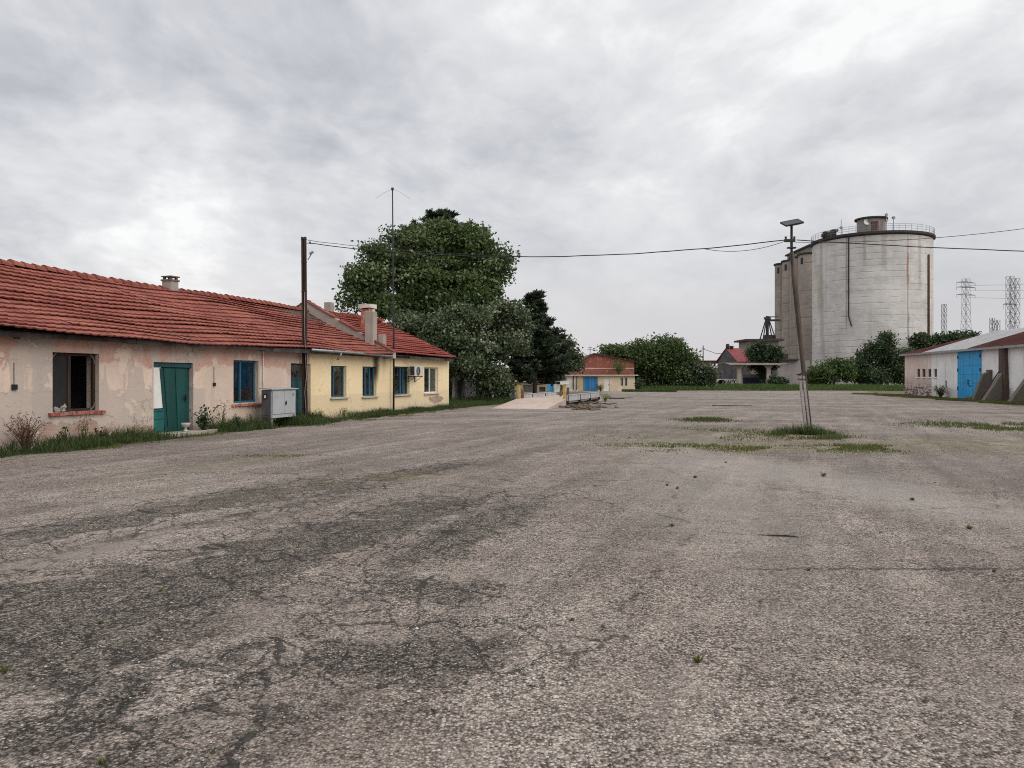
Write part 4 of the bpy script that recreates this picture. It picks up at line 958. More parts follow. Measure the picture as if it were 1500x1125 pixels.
# roofs: brown, grey sheet, brown
def slab(s0,s1,w_,z0,z1,mat,lab,t=.06,over=.35):
    b=MB(); zo=z0-(z1-z0)*over/w_
    b.prism([(s0,-over,zo),(s0,w_,z1),(s0,w_,z1+t),(s0,-over,zo+t)],(s1-s0,0,0))
    b.prism([(s0,2*w_+over,zo),(s0,2*w_+over,zo+t),(s0,w_+.003,z1+t),(s0,w_+.003,z1)],(s1-s0,0,0))
    n=int((s1-s0)/.35)
    for k in range(n):
        q=s0+(s1-s0)*(k+.5)/n
        b.prism([(q-.04,-over,zo+t),(q-.04,w_,z1+t),(q-.04,w_,z1+t+.03),(q-.04,-over,zo+t+.03)],(.08,0,0))
    b.build('roof',mat,wh,label=lab)
S1=ws(1357); S2=ws(1423)
slab(-.4,S1,5.35,EH+.05,5.22,M['brownroof'],'lower brown roof at the far end')
slab(S1+.004,S2,5.35,EH+.05,5.52,M['metalroof'],'grey sheet metal roof in the middle')
slab(S2+.004,SL+.3,5.35,EH+.06,5.54,M['brownroof'],'dark brown roof at the near end')
b=MB(); b.box(-.35,SL,-.40,-.36,EH-.16,EH+.0); b.build('fascia',M['steel'],wh)
b=MB(); 
for s_ in (.0,SL-.3):
    b.prism([(s_,0,EH-.001),(s_,10.7,EH-.001),(s_,5.35,5.2)],(.3,0,0))
b.build('gable',M['washpink'],wh)
# buttresses
SB=ws(1473.5); wdt=.95
b=MB(); b.prism([(SB-wdt*.42,-.30,0),(SB+wdt*.62,-.30,0),(SB+wdt*.34,-.30,EH-.18),(SB-wdt*.42,-.30,EH-.18)],(0,.27,0)); b.build('pilaster',M['pilaster'],wh,bevel=.02)
b=MB(); b.prism([(SB-.28,-.302,0),(SB-.28,-1.55,0),(SB-.28,-1.45,.14),(SB-.28,-.302,1.98)],(.5,0,0)); b.build('buttress',M['fins'],wh,bevel=.02,label='triangular buttress against the brown post')
b=MB(); b.prism([(SB-.34,-1.65,0),(SB-.34,-1.48,0),(SB-.34,-.302,2.02),(SB-.34,-.302,2.12),(SB-.34,-1.56,.2)],(.055,0,0)); b.build('buttress_edge',M['pilaster'],wh)
SA=ws(1452.5); b=MB(); b.prism([(SA-.2,-.62,0),(SA-.2,-1.30,0),(SA-.2,-.62,1.88),(SA-.2,-.35,2.02),(SA-.2,-.05,2.02),(SA-.2,-.05,1.5)],(.4,0,0)); b.build('buttress',M['concdk'],wh,bevel=.02,label='slanted dark strut right of the blue gate')
b=MB(); b.box(SA-.2,SA+.2,-.28,-.03,2.023,2.2); b.build('cap_stone',M['concdk'],wh)
SC_=ws(1512); b=MB(); b.prism([(SC_-.2,-.02,0),(SC_-.2,-1.45,0),(SC_-.2,-1.38,.14),(SC_-.2,-.02,2.15)],(.45,0,0)); b.build('buttress',M['fins'],wh,bevel=.02,label='triangular buttress farthest from the gate')

# ------------------------------------------------------------------ silos
SY=165.; sc=Vector((X(1276,SY),SY,0)); RS=11.75; HS=30.2
big=thing('grain_silo','huge round pale concrete grain silo with a railing and a cabin on its roof','silo',sc)
va=math.atan2(-sc.y,-sc.x)                                     # direction towards the yard
g,c_,nb,(x_,y_,z_),n2,st=mat_concrete('silo_concrete',(.60,.58,.555),1.25,(.22,.20,.18),.5,.30,pale=(.72,.69,.655))
ang=g.mt('ARCTAN2',y_,x_); da=g.mt('SUBTRACT',ang,va)
def vstreak(a0,wid,z0,z1,colr,amt):
    global c_
    q=g.ss(g.mt('ABSOLUTE',g.mt('ADD',g.mt('SUBTRACT',da,a0),g.mt('MULTIPLY',g.mt('SUBTRACT',n2,.5),wid*2))),wid,wid*.3)
    q=g.mt('MULTIPLY',q,g.mt('MULTIPLY',g.ss(z_,z0-1.5,z0+1),g.ss(z_,z1+1.5,z1-1)))
    c_=g.mix(g.mt('MULTIPLY',q,amt),c_,colr)
ar=math.asin(min(1,50/87.5)); 
vstreak(.60,.030,20.5,26,(.36,.13,.085),.75); vstreak(.60,.018,13,30,(.27,.19,.15),.6); vstreak(.61,.03,9,14,(.12,.11,.09),.5)
vstreak(-.40,.02,12,31,(.12,.11,.10),.45); vstreak(-1.22,.10,2,31,(.28,.275,.21),.5); vstreak(-1.0,.12,16,25,(.37,.30,.22),.4); vstreak(.2,.06,24,31,(.25,.23,.20),.4); vstreak(-.1,.04,25,31,(.24,.22,.20),.45); vstreak(.85,.05,20,31,(.27,.24,.21),.4)
lowz=g.ss(z_,9,3); c_=g.mix(g.mt('MULTIPLY',lowz,.35),c_,(.60,.575,.55)); topz=g.ss(z_,28.5,31); c_=g.mix(g.mt('MULTIPLY',topz,g.ss(st,.4,.6,.1,.55)),c_,(.20,.18,.15))
M['silo']=g.done(c_,.9,0,nb,.2)
b=MB(); b.lathe([(RS,-.2),(RS,HS)],128); o=b.build('wall',M['silo'],big,True)
b=MB(); b.lathe([(RS,HS+.003),(RS+.42,HS+.3),(RS+.42,HS+.75),(RS-.3,HS+.85),(0,HS+1.1)],96); rs=b.build('roof_slab',M['roofdark'],big,'auto')
b=MB(); nR=56
for k in range(nR):
    a=2*math.pi*k/nR; p=((RS+.2)*math.cos(a),(RS+.2)*math.sin(a)); b.tube([(p[0],p[1],HS+.8),(p[0],p[1],HS+2.15)],.035,4)
for zz in (1.25,1.7,2.12): b.tube([((RS+.2)*math.cos(2*math.pi*k/64),(RS+.2)*math.sin(2*math.pi*k/64),HS+zz) for k in range(65)],.03,4,False)
b.build('railing',M['steel'],rs)
b=MB(); b.lathe([(2.7,HS+.9),(2.7,HS+3.6)],32); cb=b.build('roof_cabin',M['greywall'],big,True)
b=MB(); b.lathe([(2.7,HS+3.603),(3.15,HS+3.62),(3.15,HS+3.9),(0,HS+4.1)],32); b.build('cabin_roof',M['roofdark'],cb)
a=va+.25; b=MB(); dv=Vector((math.cos(a),math.sin(a),0)); tv=Vector((-dv.y,dv.x,0)); c0=dv*2.73+Vector((0,0,HS+1.1)); b.prism([c0-tv*.7,c0+tv*.7,c0+tv*.7+Vector((0,0,1.8)),c0-tv*.7+Vector((0,0,1.8))],dv*-.2); b.build('door',M['rust'],cb)
# cabin group placed towards the yard edge of the roof
cb.location=Vector((math.cos(va),math.sin(va),0))*(RS-3.4)
def onrim(px,rad):
    # rim angle (silo frame) that photograph column px meets on the near side at radius rad
    d_=Vector(((px-750)/F,1,0)).normalized(); c2=Vector((sc.x,sc.y,0)); tt=d_.dot(c2); h2=c2.length_squared-tt*tt
    s_=tt-math.sqrt(max(0,rad*rad-h2)); p=d_*s_-c2; return math.atan2(p.y,p.x)
a=onrim(1243,RS+.1); q=Vector((math.cos(a),math.sin(a),0))
b=MB(); Yp=(sc+q*RS).y; zk=HC+(HY-463)/F*Yp; a2=onrim(1247.5,RS+.1); q2=Vector((math.cos(a2),math.sin(a2),0))
b.tube([q*(RS+.12)+Vector((0,0,HS+.6)),q*(RS+.12)+Vector((0,0,zk)),q2*(RS+.12)+Vector((0,0,HC+(HY-478)/F*Yp))],.14,6); b.build('drainpipe',M['dksteel'],big)
a=onrim(1359.5,RS+.05); q=Vector((math.cos(a),math.sin(a),0)); b=MB(); b.tube([q*(RS+.2)+Vector((0,0,0)),q*(RS+.2)+Vector((0,0,HC+(HY-373)/F*(sc+q*RS).y))],.20,8); b.build('standpipe',M['rust'],big,True)
# antennas standing on the roof
def roofthing(name,lab,cat,px,py_foot,mk):
    a=onrim(px,RS-.6); q=Vector((math.cos(a),math.sin(a),0)); o=mk(); o.location=sc+q*(RS-.9)+Vector((0,0,HS+.86)); tag(o,lab,cat)
def dish():
    b=MB(); b.tube([(0,0,0),(0,0,1.9)],.06,6); b.lathe([(0,.0),(.35,.04),(.62,.14),(.62,.17),(.33,.08),(0,.05)],20)
    n=len(b.v)-20*6
    Mx=Matrix.Translation((0,-.2,2.0))@Matrix.Rotation(R(80),4,'X'); b.v=b.v[:n]+[tuple(Mx@Vector(p)) for p in b.v[n:]]
    return b.build('satellite_dish',M['white'])
roofthing('satellite_dish','white round dish on the silo roof in front of the cabin','dish',1268.5,0,dish)
def mastn(h_,arms):
    def f():
        b=MB(); b.tube([(0,0,0),(0,0,h_)],.07,5)
        for z_ in arms: b.tube([(-.5,0,h_*z_),(.5,.2,h_*z_)],.05,4); b.box(-.2,.2,-.2,.2,h_*z_-.3,h_*z_+.2)
        return b.build('roof_antenna',M['steel'])
    return f
roofthing('roof_antenna','tall antenna with two boxes on the silo roof beside the cabin','antenna',1299,0,mastn(3.6,(.6,.9)))
roofthing('roof_antenna','short antenna with one box standing alone on the silo roof near its railing','antenna',1310,0,mastn(2.8,(.95,)))
roofthing('roof_antenna','slim antenna on the silo roof rim above the long drainpipe','antenna',1231,0,mastn(3.2,(.5,)))
def mach():
    b=MB(); b.box(-1.3,1.1,-.6,.6,0,1.2,jit=.05); b.box(.2,1.6,-.5,.5,1.203,1.6,jit=.05); b.box(-1.7,-1.0,-.4,.4,0.1,.7,jit=.05); return b.build('roof_machine',M['dksteel'])
roofthing('roof_machine','dark machine block on the silo roof above the drainpipe','machine',1214,0,mach)
# older silo row
ob=thing('old_silo_block','block of older brown grey concrete silo tubes standing in a row beside the huge silo','silo',(X(1187,189),189,0))
RT=2.85; H2=31.6
for k in range(4):
    yy=k*5.6
    b=MB(); b.lathe([(RT,-.2),(RT,H2)],40,(0,yy,0)); t_=b.build('silo_tube',M['oldsilo'],ob,True)
    b=MB(); b.lathe([(RT,H2+.003),(RT+.3,H2+.1),(RT+.3,H2+.45),(0,H2+.6)],40,(0,yy,0)); b.build('tube_roof',M['roofdark'],t_)
    a=math.atan2(-(189+yy),-X(1187,189))-.75
    d2=Vector((math.cos(a),math.sin(a),0)); tv=Vector((-d2.y,d2.x,0)); c0=d2*(RT+.03)+Vector((0,yy,H2-2.3)); b=MB(); b.prism([c0-tv*.35,c0+tv*.35,c0+tv*.35+Vector((0,0,1.6)),c0-tv*.35+Vector((0,0,1.6))],d2*-.15); b.build('opening',M['black'],t_)
b=MB(); b.box(.6,RT+2.6,-2.2,17.5,H2+.5,H2+2.6); gl=b.build('gallery',M['oldsilo'],ob)
b=MB(); b.box(.1,RT+3,-2.7,18,H2+2.603,H2+3.0); b.build('gallery_roof',M['roofdark'],gl)
b=MB()
for k in range(4):
    b.box(RT+.05,RT+6,k*5.6-2.4,k*5.6+2.4,-.2,H2-.3)
b.build('silo_core',M['oldsilo'],ob)

# ------------------------------------------------------------------ buildings and canopy in front of the silos
Y=143.
cn=thing('canopy','pale concrete canopy on two flared posts, before the grey buildings at the silos','canopy',(X(1083,Y),Y,0))
def cx(px): return X(px,Y)-cn.location.x
zc0=Z(534.5,Y); 
b=MB(); b.prism([(cx(1062),0,zc0+.35),(cx(1070),0,zc0),(cx(1140),0,zc0),(cx(1153),0,zc0+.22),(cx(1153),0,zc0+.32),(cx(1062),0,zc0+.42)],(0,5.,0)); b.build('roof',M['conc'],cn)
for px in (1085.5,1129):
    b=MB(); w_=.36; b.prism([(cx(px)-w_,1,0),(cx(px)+w_,1,0),(cx(px)+w_,1,zc0-.7),(cx(px)+w_*2.6,1,zc0-.003),(cx(px)-w_*2.6,1,zc0-.003),(cx(px)-w_,1,zc0-.7)],(0,.6,0)); b.build('post',M['conc'],cn)
Y=149.
gb=thing('canopy_hut','small grey hut with a dark blue front panel, under the concrete canopy','hut',(X(1088,Y),Y,0))
w_=X(1121,Y)-X(1088,Y); b=MB(); wall_holes(b,0,w_,0,Z(549,Y),0,.3,[(w_*.87,w_*.99,.1,Z(551,Y))]); b.box(0,.3,.303,4,0,Z(549,Y)); b.box(w_-.3,w_,.303,4,0,Z(549,Y)); b.build('wall',M['greywall'],gb); b=MB(); b.box(-.2,w_+.2,-.2,4.1,Z(549,Y)+.003,Z(548,Y)); b.build('roof',M['concpale'],gb)
b=MB(); b.box(.05,w_*.83,-.15,-.003,.25,Z(553,Y)); pn=b.build('front_panel',simple('dark_blue_panel',(.025,.035,.085),.6,0,.25,1.5),gb)
b=MB()
for k in range(1,6): b.box(.05+w_*.78*k/6-.04,.05+w_*.78*k/6+.04,-.19,-.152,.3,Z(553,Y)-.05)
b.build('stud',M['dksteel'],pn)
Y=146.
gf=thing('graffiti_wall','whitish low wall scrawled with dark graffiti, left of the canopy','wall',(X(1050,Y),Y,0))
w_=X(1085,Y)-X(1050,Y); hh=Z(555,Y); b=MB(); b.box(0,w_,0,.3,0,hh); b.build('wall',M['whitedirty'],gf)
b=MB(); rr=random.Random(5)
for k in range(17):
    x0=w_*(.05+.9*k/17); pts=[(x0+rr.uniform(-.1,.25),-.012,hh*rr.uniform(.15,.3)),(x0+rr.uniform(-.1,.3),-.012,hh*.55),(x0+rr.uniform(-.05,.4),-.012,hh*rr.uniform(.7,.92))]
    wv=rr.uniform(.04,.10) if k>4 else .16
    for p,q in zip(pts,pts[1:]): b.prism([(p[0]-wv,-.012,p[2]),(p[0]+wv,-.012,p[2]),(q[0]+wv,-.012,q[2]),(q[0]-wv,-.012,q[2])],(0,.010,0))
b.build('graffiti',M['black'],gf)
Y=152.
rh=thing('red_roof_house','dark gabled house with a red sheet roof, next to the grey gatehouse','building',(X(1063,Y),Y,0))
def rx(px): return X(px,Y)-rh.location.x
ze,zr_=Z(530,Y),Z(510.5,Y)
dg=rx(1081)-rx(1064); b=MB(); b.prism([(0,6,0),(rx(1080),0,0),(rx(1080),0,ze),(rx(1069.5),3,zr_),(0,6,ze)],(rx(1100)-rx(1080),0,0)); b.build('wall',simple('dark_grey_wall',(.10,.095,.10),.9,0,.3,1),rh)
b=MB(); o_=rx(1100)-rx(1080)
b.prism([(rx(1079.6),-.35,ze-.15),(rx(1069),3,zr_+.02),(rx(1069),3,zr_+.18),(rx(1079.6),-.35,ze+.03)],(o_+.3,0,0))
b.prism([(rx(1068.9),3.003,zr_+.02),(-.4,6.4,ze-.15),(-.4,6.4,ze+.03),(rx(1068.9),3.003,zr_+.18)],(o_+.3,0,0)); b.build('roof',M['redmetal'],rh)
b=MB(); 
for dx,hh in ((.1,.95),(.9,.55)): b.lathe([(.0,0),(.35,.05),(.42,.4),(.3,hh),(0,hh)],10,(rx(1070)+dx+.2,3,zr_+.1))
b.build('roof_vent',M['dksteel'],rh)
Y=157.
gh=thing('gatehouse','grey flat roofed gatehouse with small openings, at the foot of the old silo tubes','building',(X(1097,Y),Y,0))
w_=X(1140.5,Y)-X(1097,Y); zt=Z(499.5,Y); b=MB(); wall_holes(b,0,w_,0,zt,0,.3,[(.4,1.1,zt-1.7,zt-.5),(w_*.62,w_*.88,zt-2.0,zt-1.3)]); b.box(.003,w_,4,7,0,zt-.003); b.box(0,.3,.303,3.99,0,zt); b.box(w_-.3,w_,.303,3.99,0,zt); b.build('wall',concrete('gatehouse_render',(.30,.275,.235),0,(.14,.12,.10),.5,.6),gh)
b=MB(); b.box(w_*.6,w_*.9,.2,.29,zt-2.1,zt-1.2); b.build('window',M['rust'],gh)
b=MB(); b.prism([(-.9,-.9,zt+.003),(w_+.9,-.9,zt+.003),(w_+.9,7.5,zt+.003),(-.9,7.5,zt+.003)],(0,0,.38)); b.build('roof',M['roofdark'],gh)
tr=thing('conveyor_tower','dark steel tripod tower of a conveyor, standing on the gatehouse roof','tower',(X(1127.5,Y),Y+1.5,zt+.385))
Yt=Y+1.5; hh=Z(463,Yt)-zt-.385
b=MB(); s_=1.15
for dx,dy in ((-1.2,-1),(1.4,-1),(-1.2,1),(1.4,1)):
    b=MB(); b.tube([(dx,dy,0),(dx*.2,dy*.2,hh*.85)],.12,5); b.build('leg',M['dksteel'],tr)
b=MB(); b.tube([(0,0,0),(0,0,hh)],.32,8); b.build('shaft',M['dksteel'],tr)
b=MB(); b.box(-.4,2.6,-.3,.3,hh*.78,hh*.86); b.box(-.6,.6,-.4,.4,hh*.86+.003,hh*.95); b.box(.2,2.4,-.2,.2,hh*.95,hh*.985); b.build('arm',M['dksteel'],tr)
b=MB(); b.box(-1.9,1.6,-1.1,1.1,.002,.12); b.box(-.6,1.5,-.8,.8,.122,.9,jit=.08); b.build('base_frame',M['dksteel'],tr)
Y=153.
lg=thing('low_grey_building','low windowless grey building with a dark roof edge, beyond the canopy','building',(X(1139,Y),Y,0))
w_=X(1186,Y)-X(1139,Y); zt=Z(528,Y); b=MB(); b.box(0,w_,0,8,0,zt); b.build('wall',M['greywall'],lg)
b=MB(); b.box(-.6,X(1169,Y)-X(1139,Y),-.7,8.3,zt+.003,zt+.33); b.build('roof',M['roofdark'],lg)
mc=thing('conveyor_drive','dark conveyor machinery standing on the roof of the low grey building','machine',(X(1146,Y),Y+1.4,zt+.335))
b=MB(); b.box(-.9,.7,-.5,.5,0,.9,jit=.08); b.box(.75,1.5,-.4,.4,0,1.1,jit=.08); b.build('housing',M['dksteel'],mc)
b=MB(); b.tube([(-.6,0,.9),(-.6,0,2.2)],.28,8); b.tube([(-.6,0,2.2),(.2,0,1.3)],.15,6); b.build('chute',M['dksteel'],mc)
Y=168.
b=MB(); zc0=Z(532.5,Y); zc1=Z(529,Y); xa,xb=X(1018,Y),X(1066,Y)
cv=thing('conveyor_bridge','dark conveyor bridge running level behind the trees to the red roofed house','conveyor',(xa,Y,0))
b=MB(); b.box(0,xb-xa,0,1.6,zc0,zc1); b.build('bridge',M['rust'],cv)
b=MB(); b.box(0,xb-xa,-.1,1.7,zc1+.003,zc1+.15); b.build('roof',M['roofdark'],cv)
for q in (.12,.6,.95):
    b=MB(); b.box((xb-xa)*q,(xb-xa)*q+.35,.5,.9,0,zc0-.003); b.build('support',M['dksteel'],cv)
Y=163.
gs=thing('pale_gabled_shed','pale gabled shed with a sheet roof, under the conveyor bridge','shed',(X(1041,Y),Y,0))
w_=X(1064,Y)-X(1041,Y); b=MB(); b.prism([(0,0,0),(w_,0,0),(w_,0,Z(545,Y)),(w_*.6,0,Z(537,Y)),(0,0,Z(545,Y))],(0,9,0)); b.build('wall',M['whitedirty'],gs)
b=MB()
for x0,z0_,x1,z1_ in ((-.3,Z(545.5,Y),w_*.6,Z(537,Y)),(w_*.6,Z(537,Y),w_+.2,Z(545.5,Y))): b.prism([(x0,-.3,z0_+.003),(x1,-.3,z1_+.003),(x1,-.3,z1_+.16),(x0,-.3,z0_+.16)],(0,9.5,0))
b.build('roof',M['metalroof'],gs)
b=MB(); b.box(.5,w_-.5,-.06,-.003,Z(560,Y),Z(552,Y)); b.build('door',M['rust'],gs)
Y=135.
b=MB(); b.tube([(0,0,0),(0,0,Z(506,Y))],[.12,.08],7); b.tube([(-.3,0,Z(510,Y)),(.3,0,Z(510,Y))],.05,4); o=b.build('thin_pole',M['polewood']); o.location=(X(1030,Y),Y,0); tag(o,'thin far wooden pole rising among the bushes left of the red roofed house','pole')
pz=Z(511,Y)
for k,(dz,e) in enumerate(((0,P(1067,517,152)),(-1.2,P(1000,538,118)))):
    c=MB(); a_=Vector((X(1030,Y),Y,pz+dz)); e=Vector(e); c.tube([Vector((0,0,0)),(e-a_)*.5+Vector((0,0,-.5)),e-a_],.045,4); o=c.build('far_cable',M['cable']); o.location=a_; tag(o,('thin wire from the far thin pole to the red roofed house','thin wire from the far thin pole down to the far trees')[k],'cable')
# concrete post fence far across the yard
pf=GR(944,571.5); fe2=thing('post_fence','far wire fence on thin concrete posts before the green trees','fence',(pf.x,112,0))
for px in (944,970,994,1017,1041):
    b=MB(); xx=X(px,112)-pf.x; b.box(xx-.09,xx+.09,-.09,.09,0,2.15); b.build('post',M['conc'],fe2)
b=MB()
for zz in (.5,1.0,1.5,2.0): b.tube([(-1,0,zz),(X(1050,112)-pf.x,0,zz)],.014,3)
b.build('wire',M['steel'],fe2)

# ------------------------------------------------------------------ lattice towers on the skyline
def lattice(name,lab,px,pyt,pyb,Y,wt,wb,mat,arms=(),nseg=14,th=.12,lean=0,cat='pylon',grp=None):
    x0=X(px,Y); zt=Z(pyt,Y); t=thing(name,lab,cat,(x0,Y,0),.3,grp)
    b=MB(); cs=[(-1,-1),(1,-1),(1,1),(-1,1)]
    def w_(z): return (wb+(wt-wb)*min(1,z/(zt*.75)))/2
    for sx,sy in cs: b.tube([(sx*w_(0),sy*w_(0),0),(sx*w_(zt*.75),sy*w_(zt*.75),zt*.75),(sx*wt/2,sy*wt/2,zt)],th*.6,4)
    for k in range(nseg):
        za,zb_=zt*k/nseg,zt*(k+1)/nseg
        for i in range(4):
            (ax_,ay),(bx,by)=cs[i],cs[(i+1)%4]; wa,wc=w_(za),w_(zb_)
            b.tube([(ax_*wa,ay*wa,za),(bx*wc,by*wc,zb_)],th*.4,3,False); b.tube([(bx*wa,by*wa,za),(ax_*wc,ay*wc,zb_)],th*.4,3,False); b.tube([(ax_*wc,ay*wc,zb_),(bx*wc,by*wc,zb_)],th*.4,3,False)
    b.build('lattice',mat,t)
    for (pya,hw) in arms:
        za=Z(pya,Y); b=MB(); b.tube([(-hw,0,za),(0,0,za+.5),(hw,0,za)],th*.8,4); b.tube([(-hw,0,za),(hw,0,za)],th*.9,4)
        for s in (-1,1): b.tube([(s*hw,0,za),(s*hw,0,za-1.2)],th*.6,4)
        b.build('cross_arm',mat,t)
    return t
M['pylon']=simple('pylon_steel',(.24,.25,.26),.6,.3,.1,1,0); M['pylond']=simple('pylon_dark_steel',(.16,.155,.155),.6,.2,.2,1,0)
lattice('lattice_mast','slim lattice mast just right of the huge silo',1383,446,498,230,1.0,1.0,M['pylond'],nseg=14,th=.12,cat='mast')
lattice('power_pylon','pale power pylon with three pairs of arms on the skyline',1415,408.5,492,300,2.0,3.6,M['pylon'],((414,4.6),(421,4.8),(432,4.6)),nseg=12,th=.13)
lattice('substation_mast','taller of the two close lattice masts above the warehouse roof, with a cross arm',1479.5,405,486,190,1.25,1.35,M['pylond'],((446,2.2),),nseg=12,th=.08,cat='mast')
lattice('substation_mast','lower and darker of the two close lattice masts above the warehouse roof',1487.5,408,486,188,1.3,1.3,M['pylond'],(),nseg=12,th=.09,cat='mast')
lattice('far_mast','pale far lattice mast, first of a small pair above the grey roof',1453.5,466,490,380,1.6,1.8,M['pylon'],(),nseg=8,th=.2,cat='mast')
lattice('far_mast','pale far lattice mast nearer to the big masts in the small pair',1460.5,469,490,380,1.8,1.8,M['pylon'],(),nseg=8,th=.2,cat='mast')
for k,(py,) in enumerate(((414,),(421,),(432,))):
    a_=P(1419,py+4,300); e=P(1800,py-16+k*6,330); c=MB(); c.tube([Vector((0,0,0)),(e-a_)*.25+Vector((0,0,-1.1)),(e-a_)*.5+Vector((0,0,-1.5)),(e-a_)*.75+Vector((0,0,-1.1)),e-a_],.06,4); o=c.build('power_line',M['pylon']); o.location=a_; tag(o,('uppermost far wire leaving the pale power pylon','middle far wire leaving the pale power pylon','lowest far wire leaving the pale power pylon')[k],'cable','wires of the power pylon')
# ------------------------------------------------------------------ foliage
def leaf_quads(C,size,rng,up=.35,asp=.55,tint=None):
    """a bent leaf at every centre: 4 corners each"""
    n=len(C); nrm=rng.normal(size=(n,3)); nrm[:,2]+=up*2; nrm/=np.linalg.norm(nrm,axis=1)[:,None]
    u=rng.normal(size=(n,3)); u-=nrm*(u*nrm).sum(1)[:,None]; u/=np.linalg.norm(u,axis=1)[:,None]; v=np.cross(nrm,u)
    s=(size*rng.uniform(.6,1.35,n))[:,None]; a=asp
    bend=nrm*s*.18
    V=np.stack([C-u*s*.5,C+v*s*.5*a-bend,C+u*s*.5-bend*.6,C-v*s*.5*a+bend*.3],1).reshape(-1,3)
    return V
def noise3(p,f,ph):
    return (np.sin(p[:,0]*f+ph[0]+1.3*np.sin(p[:,1]*f*.7+ph[1]))+np.sin(p[:,1]*f*1.1+ph[2]+1.1*np.sin(p[:,2]*f*.8+ph[3]))+np.sin(p[:,2]*f*1.2+ph[4]+1.2*np.sin(p[:,0]*f*.9+ph[5])))/3
def crown_clusters(blobs,n,rng,shell=.45,gapf=1.2,gap=-.25):
    out=[]; vol=np.array([b[3]*b[4]+b[4]*b[5]+b[3]*b[5] for b in blobs]); vol=vol/vol.sum(); ph=rng.uniform(0,6,6)
    for b,w in zip(blobs,vol):
        k=int(n*w*1.6)+4; d=rng.normal(size=(k,3)); d/=np.linalg.norm(d,axis=1)[:,None]
        r=shell+(1-shell)*rng.random(k)**.6; r*=1+.14*noise3(d*3.1,1.5,ph+b[0])
        p=np.array(b[:3])+d*r[:,None]*np.array(b[3:6]); p=p[noise3(p,gapf,ph)>gap]; out.append(p[:int(n*w)+2])
    return np.concatenate(out)
def tree(name,label,cat,base,blobs,trunk_r,n_cl,per,spread,size,mat,seed,group=None,fork=.35,shell=.45,gapf=1.2,gap=-.3,asp=.55,up=.35,twigs=70,flat=.75,trunks=1,core=None):
    rng=np.random.default_rng(seed); rr=random.Random(seed)
    t=thing(name,label,cat,base,0,group)
    cl=crown_clusters(blobs,n_cl,rng,shell,gapf,gap); cl=cl[cl[:,2]>.25]
    # trunk and limbs
    top=max(b[2]+b[5]*.4 for b in blobs); fz=top*fork; mbx=MB()
    cxm=sum(b[0] for b in blobs)/len(blobs); cym=sum(b[1] for b in blobs)/len(blobs)
    for k in range(trunks):
        ox=rr.uniform(-.3,.3)*(trunks>1)*2; oy=rr.uniform(-.3,.3)*(trunks>1)
        f_=Vector((ox*1.5+cxm*.25,oy*1.5+cym*.25,fz))
        mbx.tube([(ox,oy,-.1),(ox*1.1,oy*1.1,.25),(ox*1.2+rr.uniform(-.1,.1),oy*1.2,fz*.5),f_],[trunk_r*1.35,trunk_r*1.02,trunk_r*.88,trunk_r*.72],10)
        mine=blobs[k::trunks]
        for b in mine:
            c=Vector(b[:3]); mid=f_.lerp(c,.5)+Vector((rr.uniform(-.4,.4),rr.uniform(-.4,.4),rr.uniform(.1,.5)))*min(1,trunk_r*3)
            mbx.tube([f_-Vector((0,0,.15)),mid,c,c+Vector((rr.uniform(-.3,.3)*b[3],rr.uniform(-.3,.3)*b[4],b[5]*.55))],[trunk_r*.55,trunk_r*.4,trunk_r*.22,trunk_r*.07],7)
    idx=rng.choice(len(cl),min(twigs,len(cl)),replace=False)
    for i in idx:
        q=Vector(cl[i]); b=min(blobs,key=lambda b:(Vector(b[:3])-q).length); c=Vector(b[:3])
        s0=c+Vector((rr.uniform(-.2,.2)*b[3],rr.uniform(-.2,.2)*b[4],rr.uniform(-.3,.2)*b[5]))
        mbx.tube([s0,s0.lerp(q,.55)+Vector((0,0,.12*b[5]*.3)),q],[trunk_r*.16,trunk_r*.10,trunk_r*.035],5,False)
    mbx.build('trunk',M['bark'],t,True)
    n=len(cl); ct=rng.uniform(0,1,n)
    off=np.clip(rng.normal(size=(n,per,3)),-1.7,1.7)*spread*np.array([1,1,flat])*rng.uniform(.6,1.3,(n,1,1))
    C=(cl[:,None,:]+off).reshape(-1,3)
    tint=np.clip(np.repeat(ct,per)*.80+rng.uniform(-.05,.30,n*per),0,1)
    if core:
        kn,kp=core; cc=crown_clusters(blobs,kn,rng,0.,gapf,-2); cc=cc[cc[:,2]>.4]; bc=np.array([min(blobs,key=lambda b:sum((b[i]-q[i])**2 for i in range(3)))[:3] for q in cc]); cc=bc+(cc-bc)*.62
        C2=(cc[:,None,:]+np.clip(rng.normal(size=(len(cc),kp,3)),-1.6,1.6)*spread*1.1).reshape(-1,3); C=np.concatenate([C,C2]); tint=np.concatenate([tint,rng.uniform(0,.6,len(C2))])
    ok=C[:,2]>.03; C=C[ok]; tint=tint[ok]
    V=leaf_quads(C,size,rng,up,asp)
    np_mesh('crown',V,4,M[mat],t,np.repeat(tint,4))
    return t
def blob(px,py,Y,wx,hz,dy=None,base=None):    # ellipsoid seen at px,py, half sizes in photograph pixels
    p=P(px,py,Y)-base; a=wx/F*Y; c=hz/F*Y
    return (p.x,p.y,p.z,a,dy if dy else a*.85,c)
B=Vector((X(676,56),56,0))
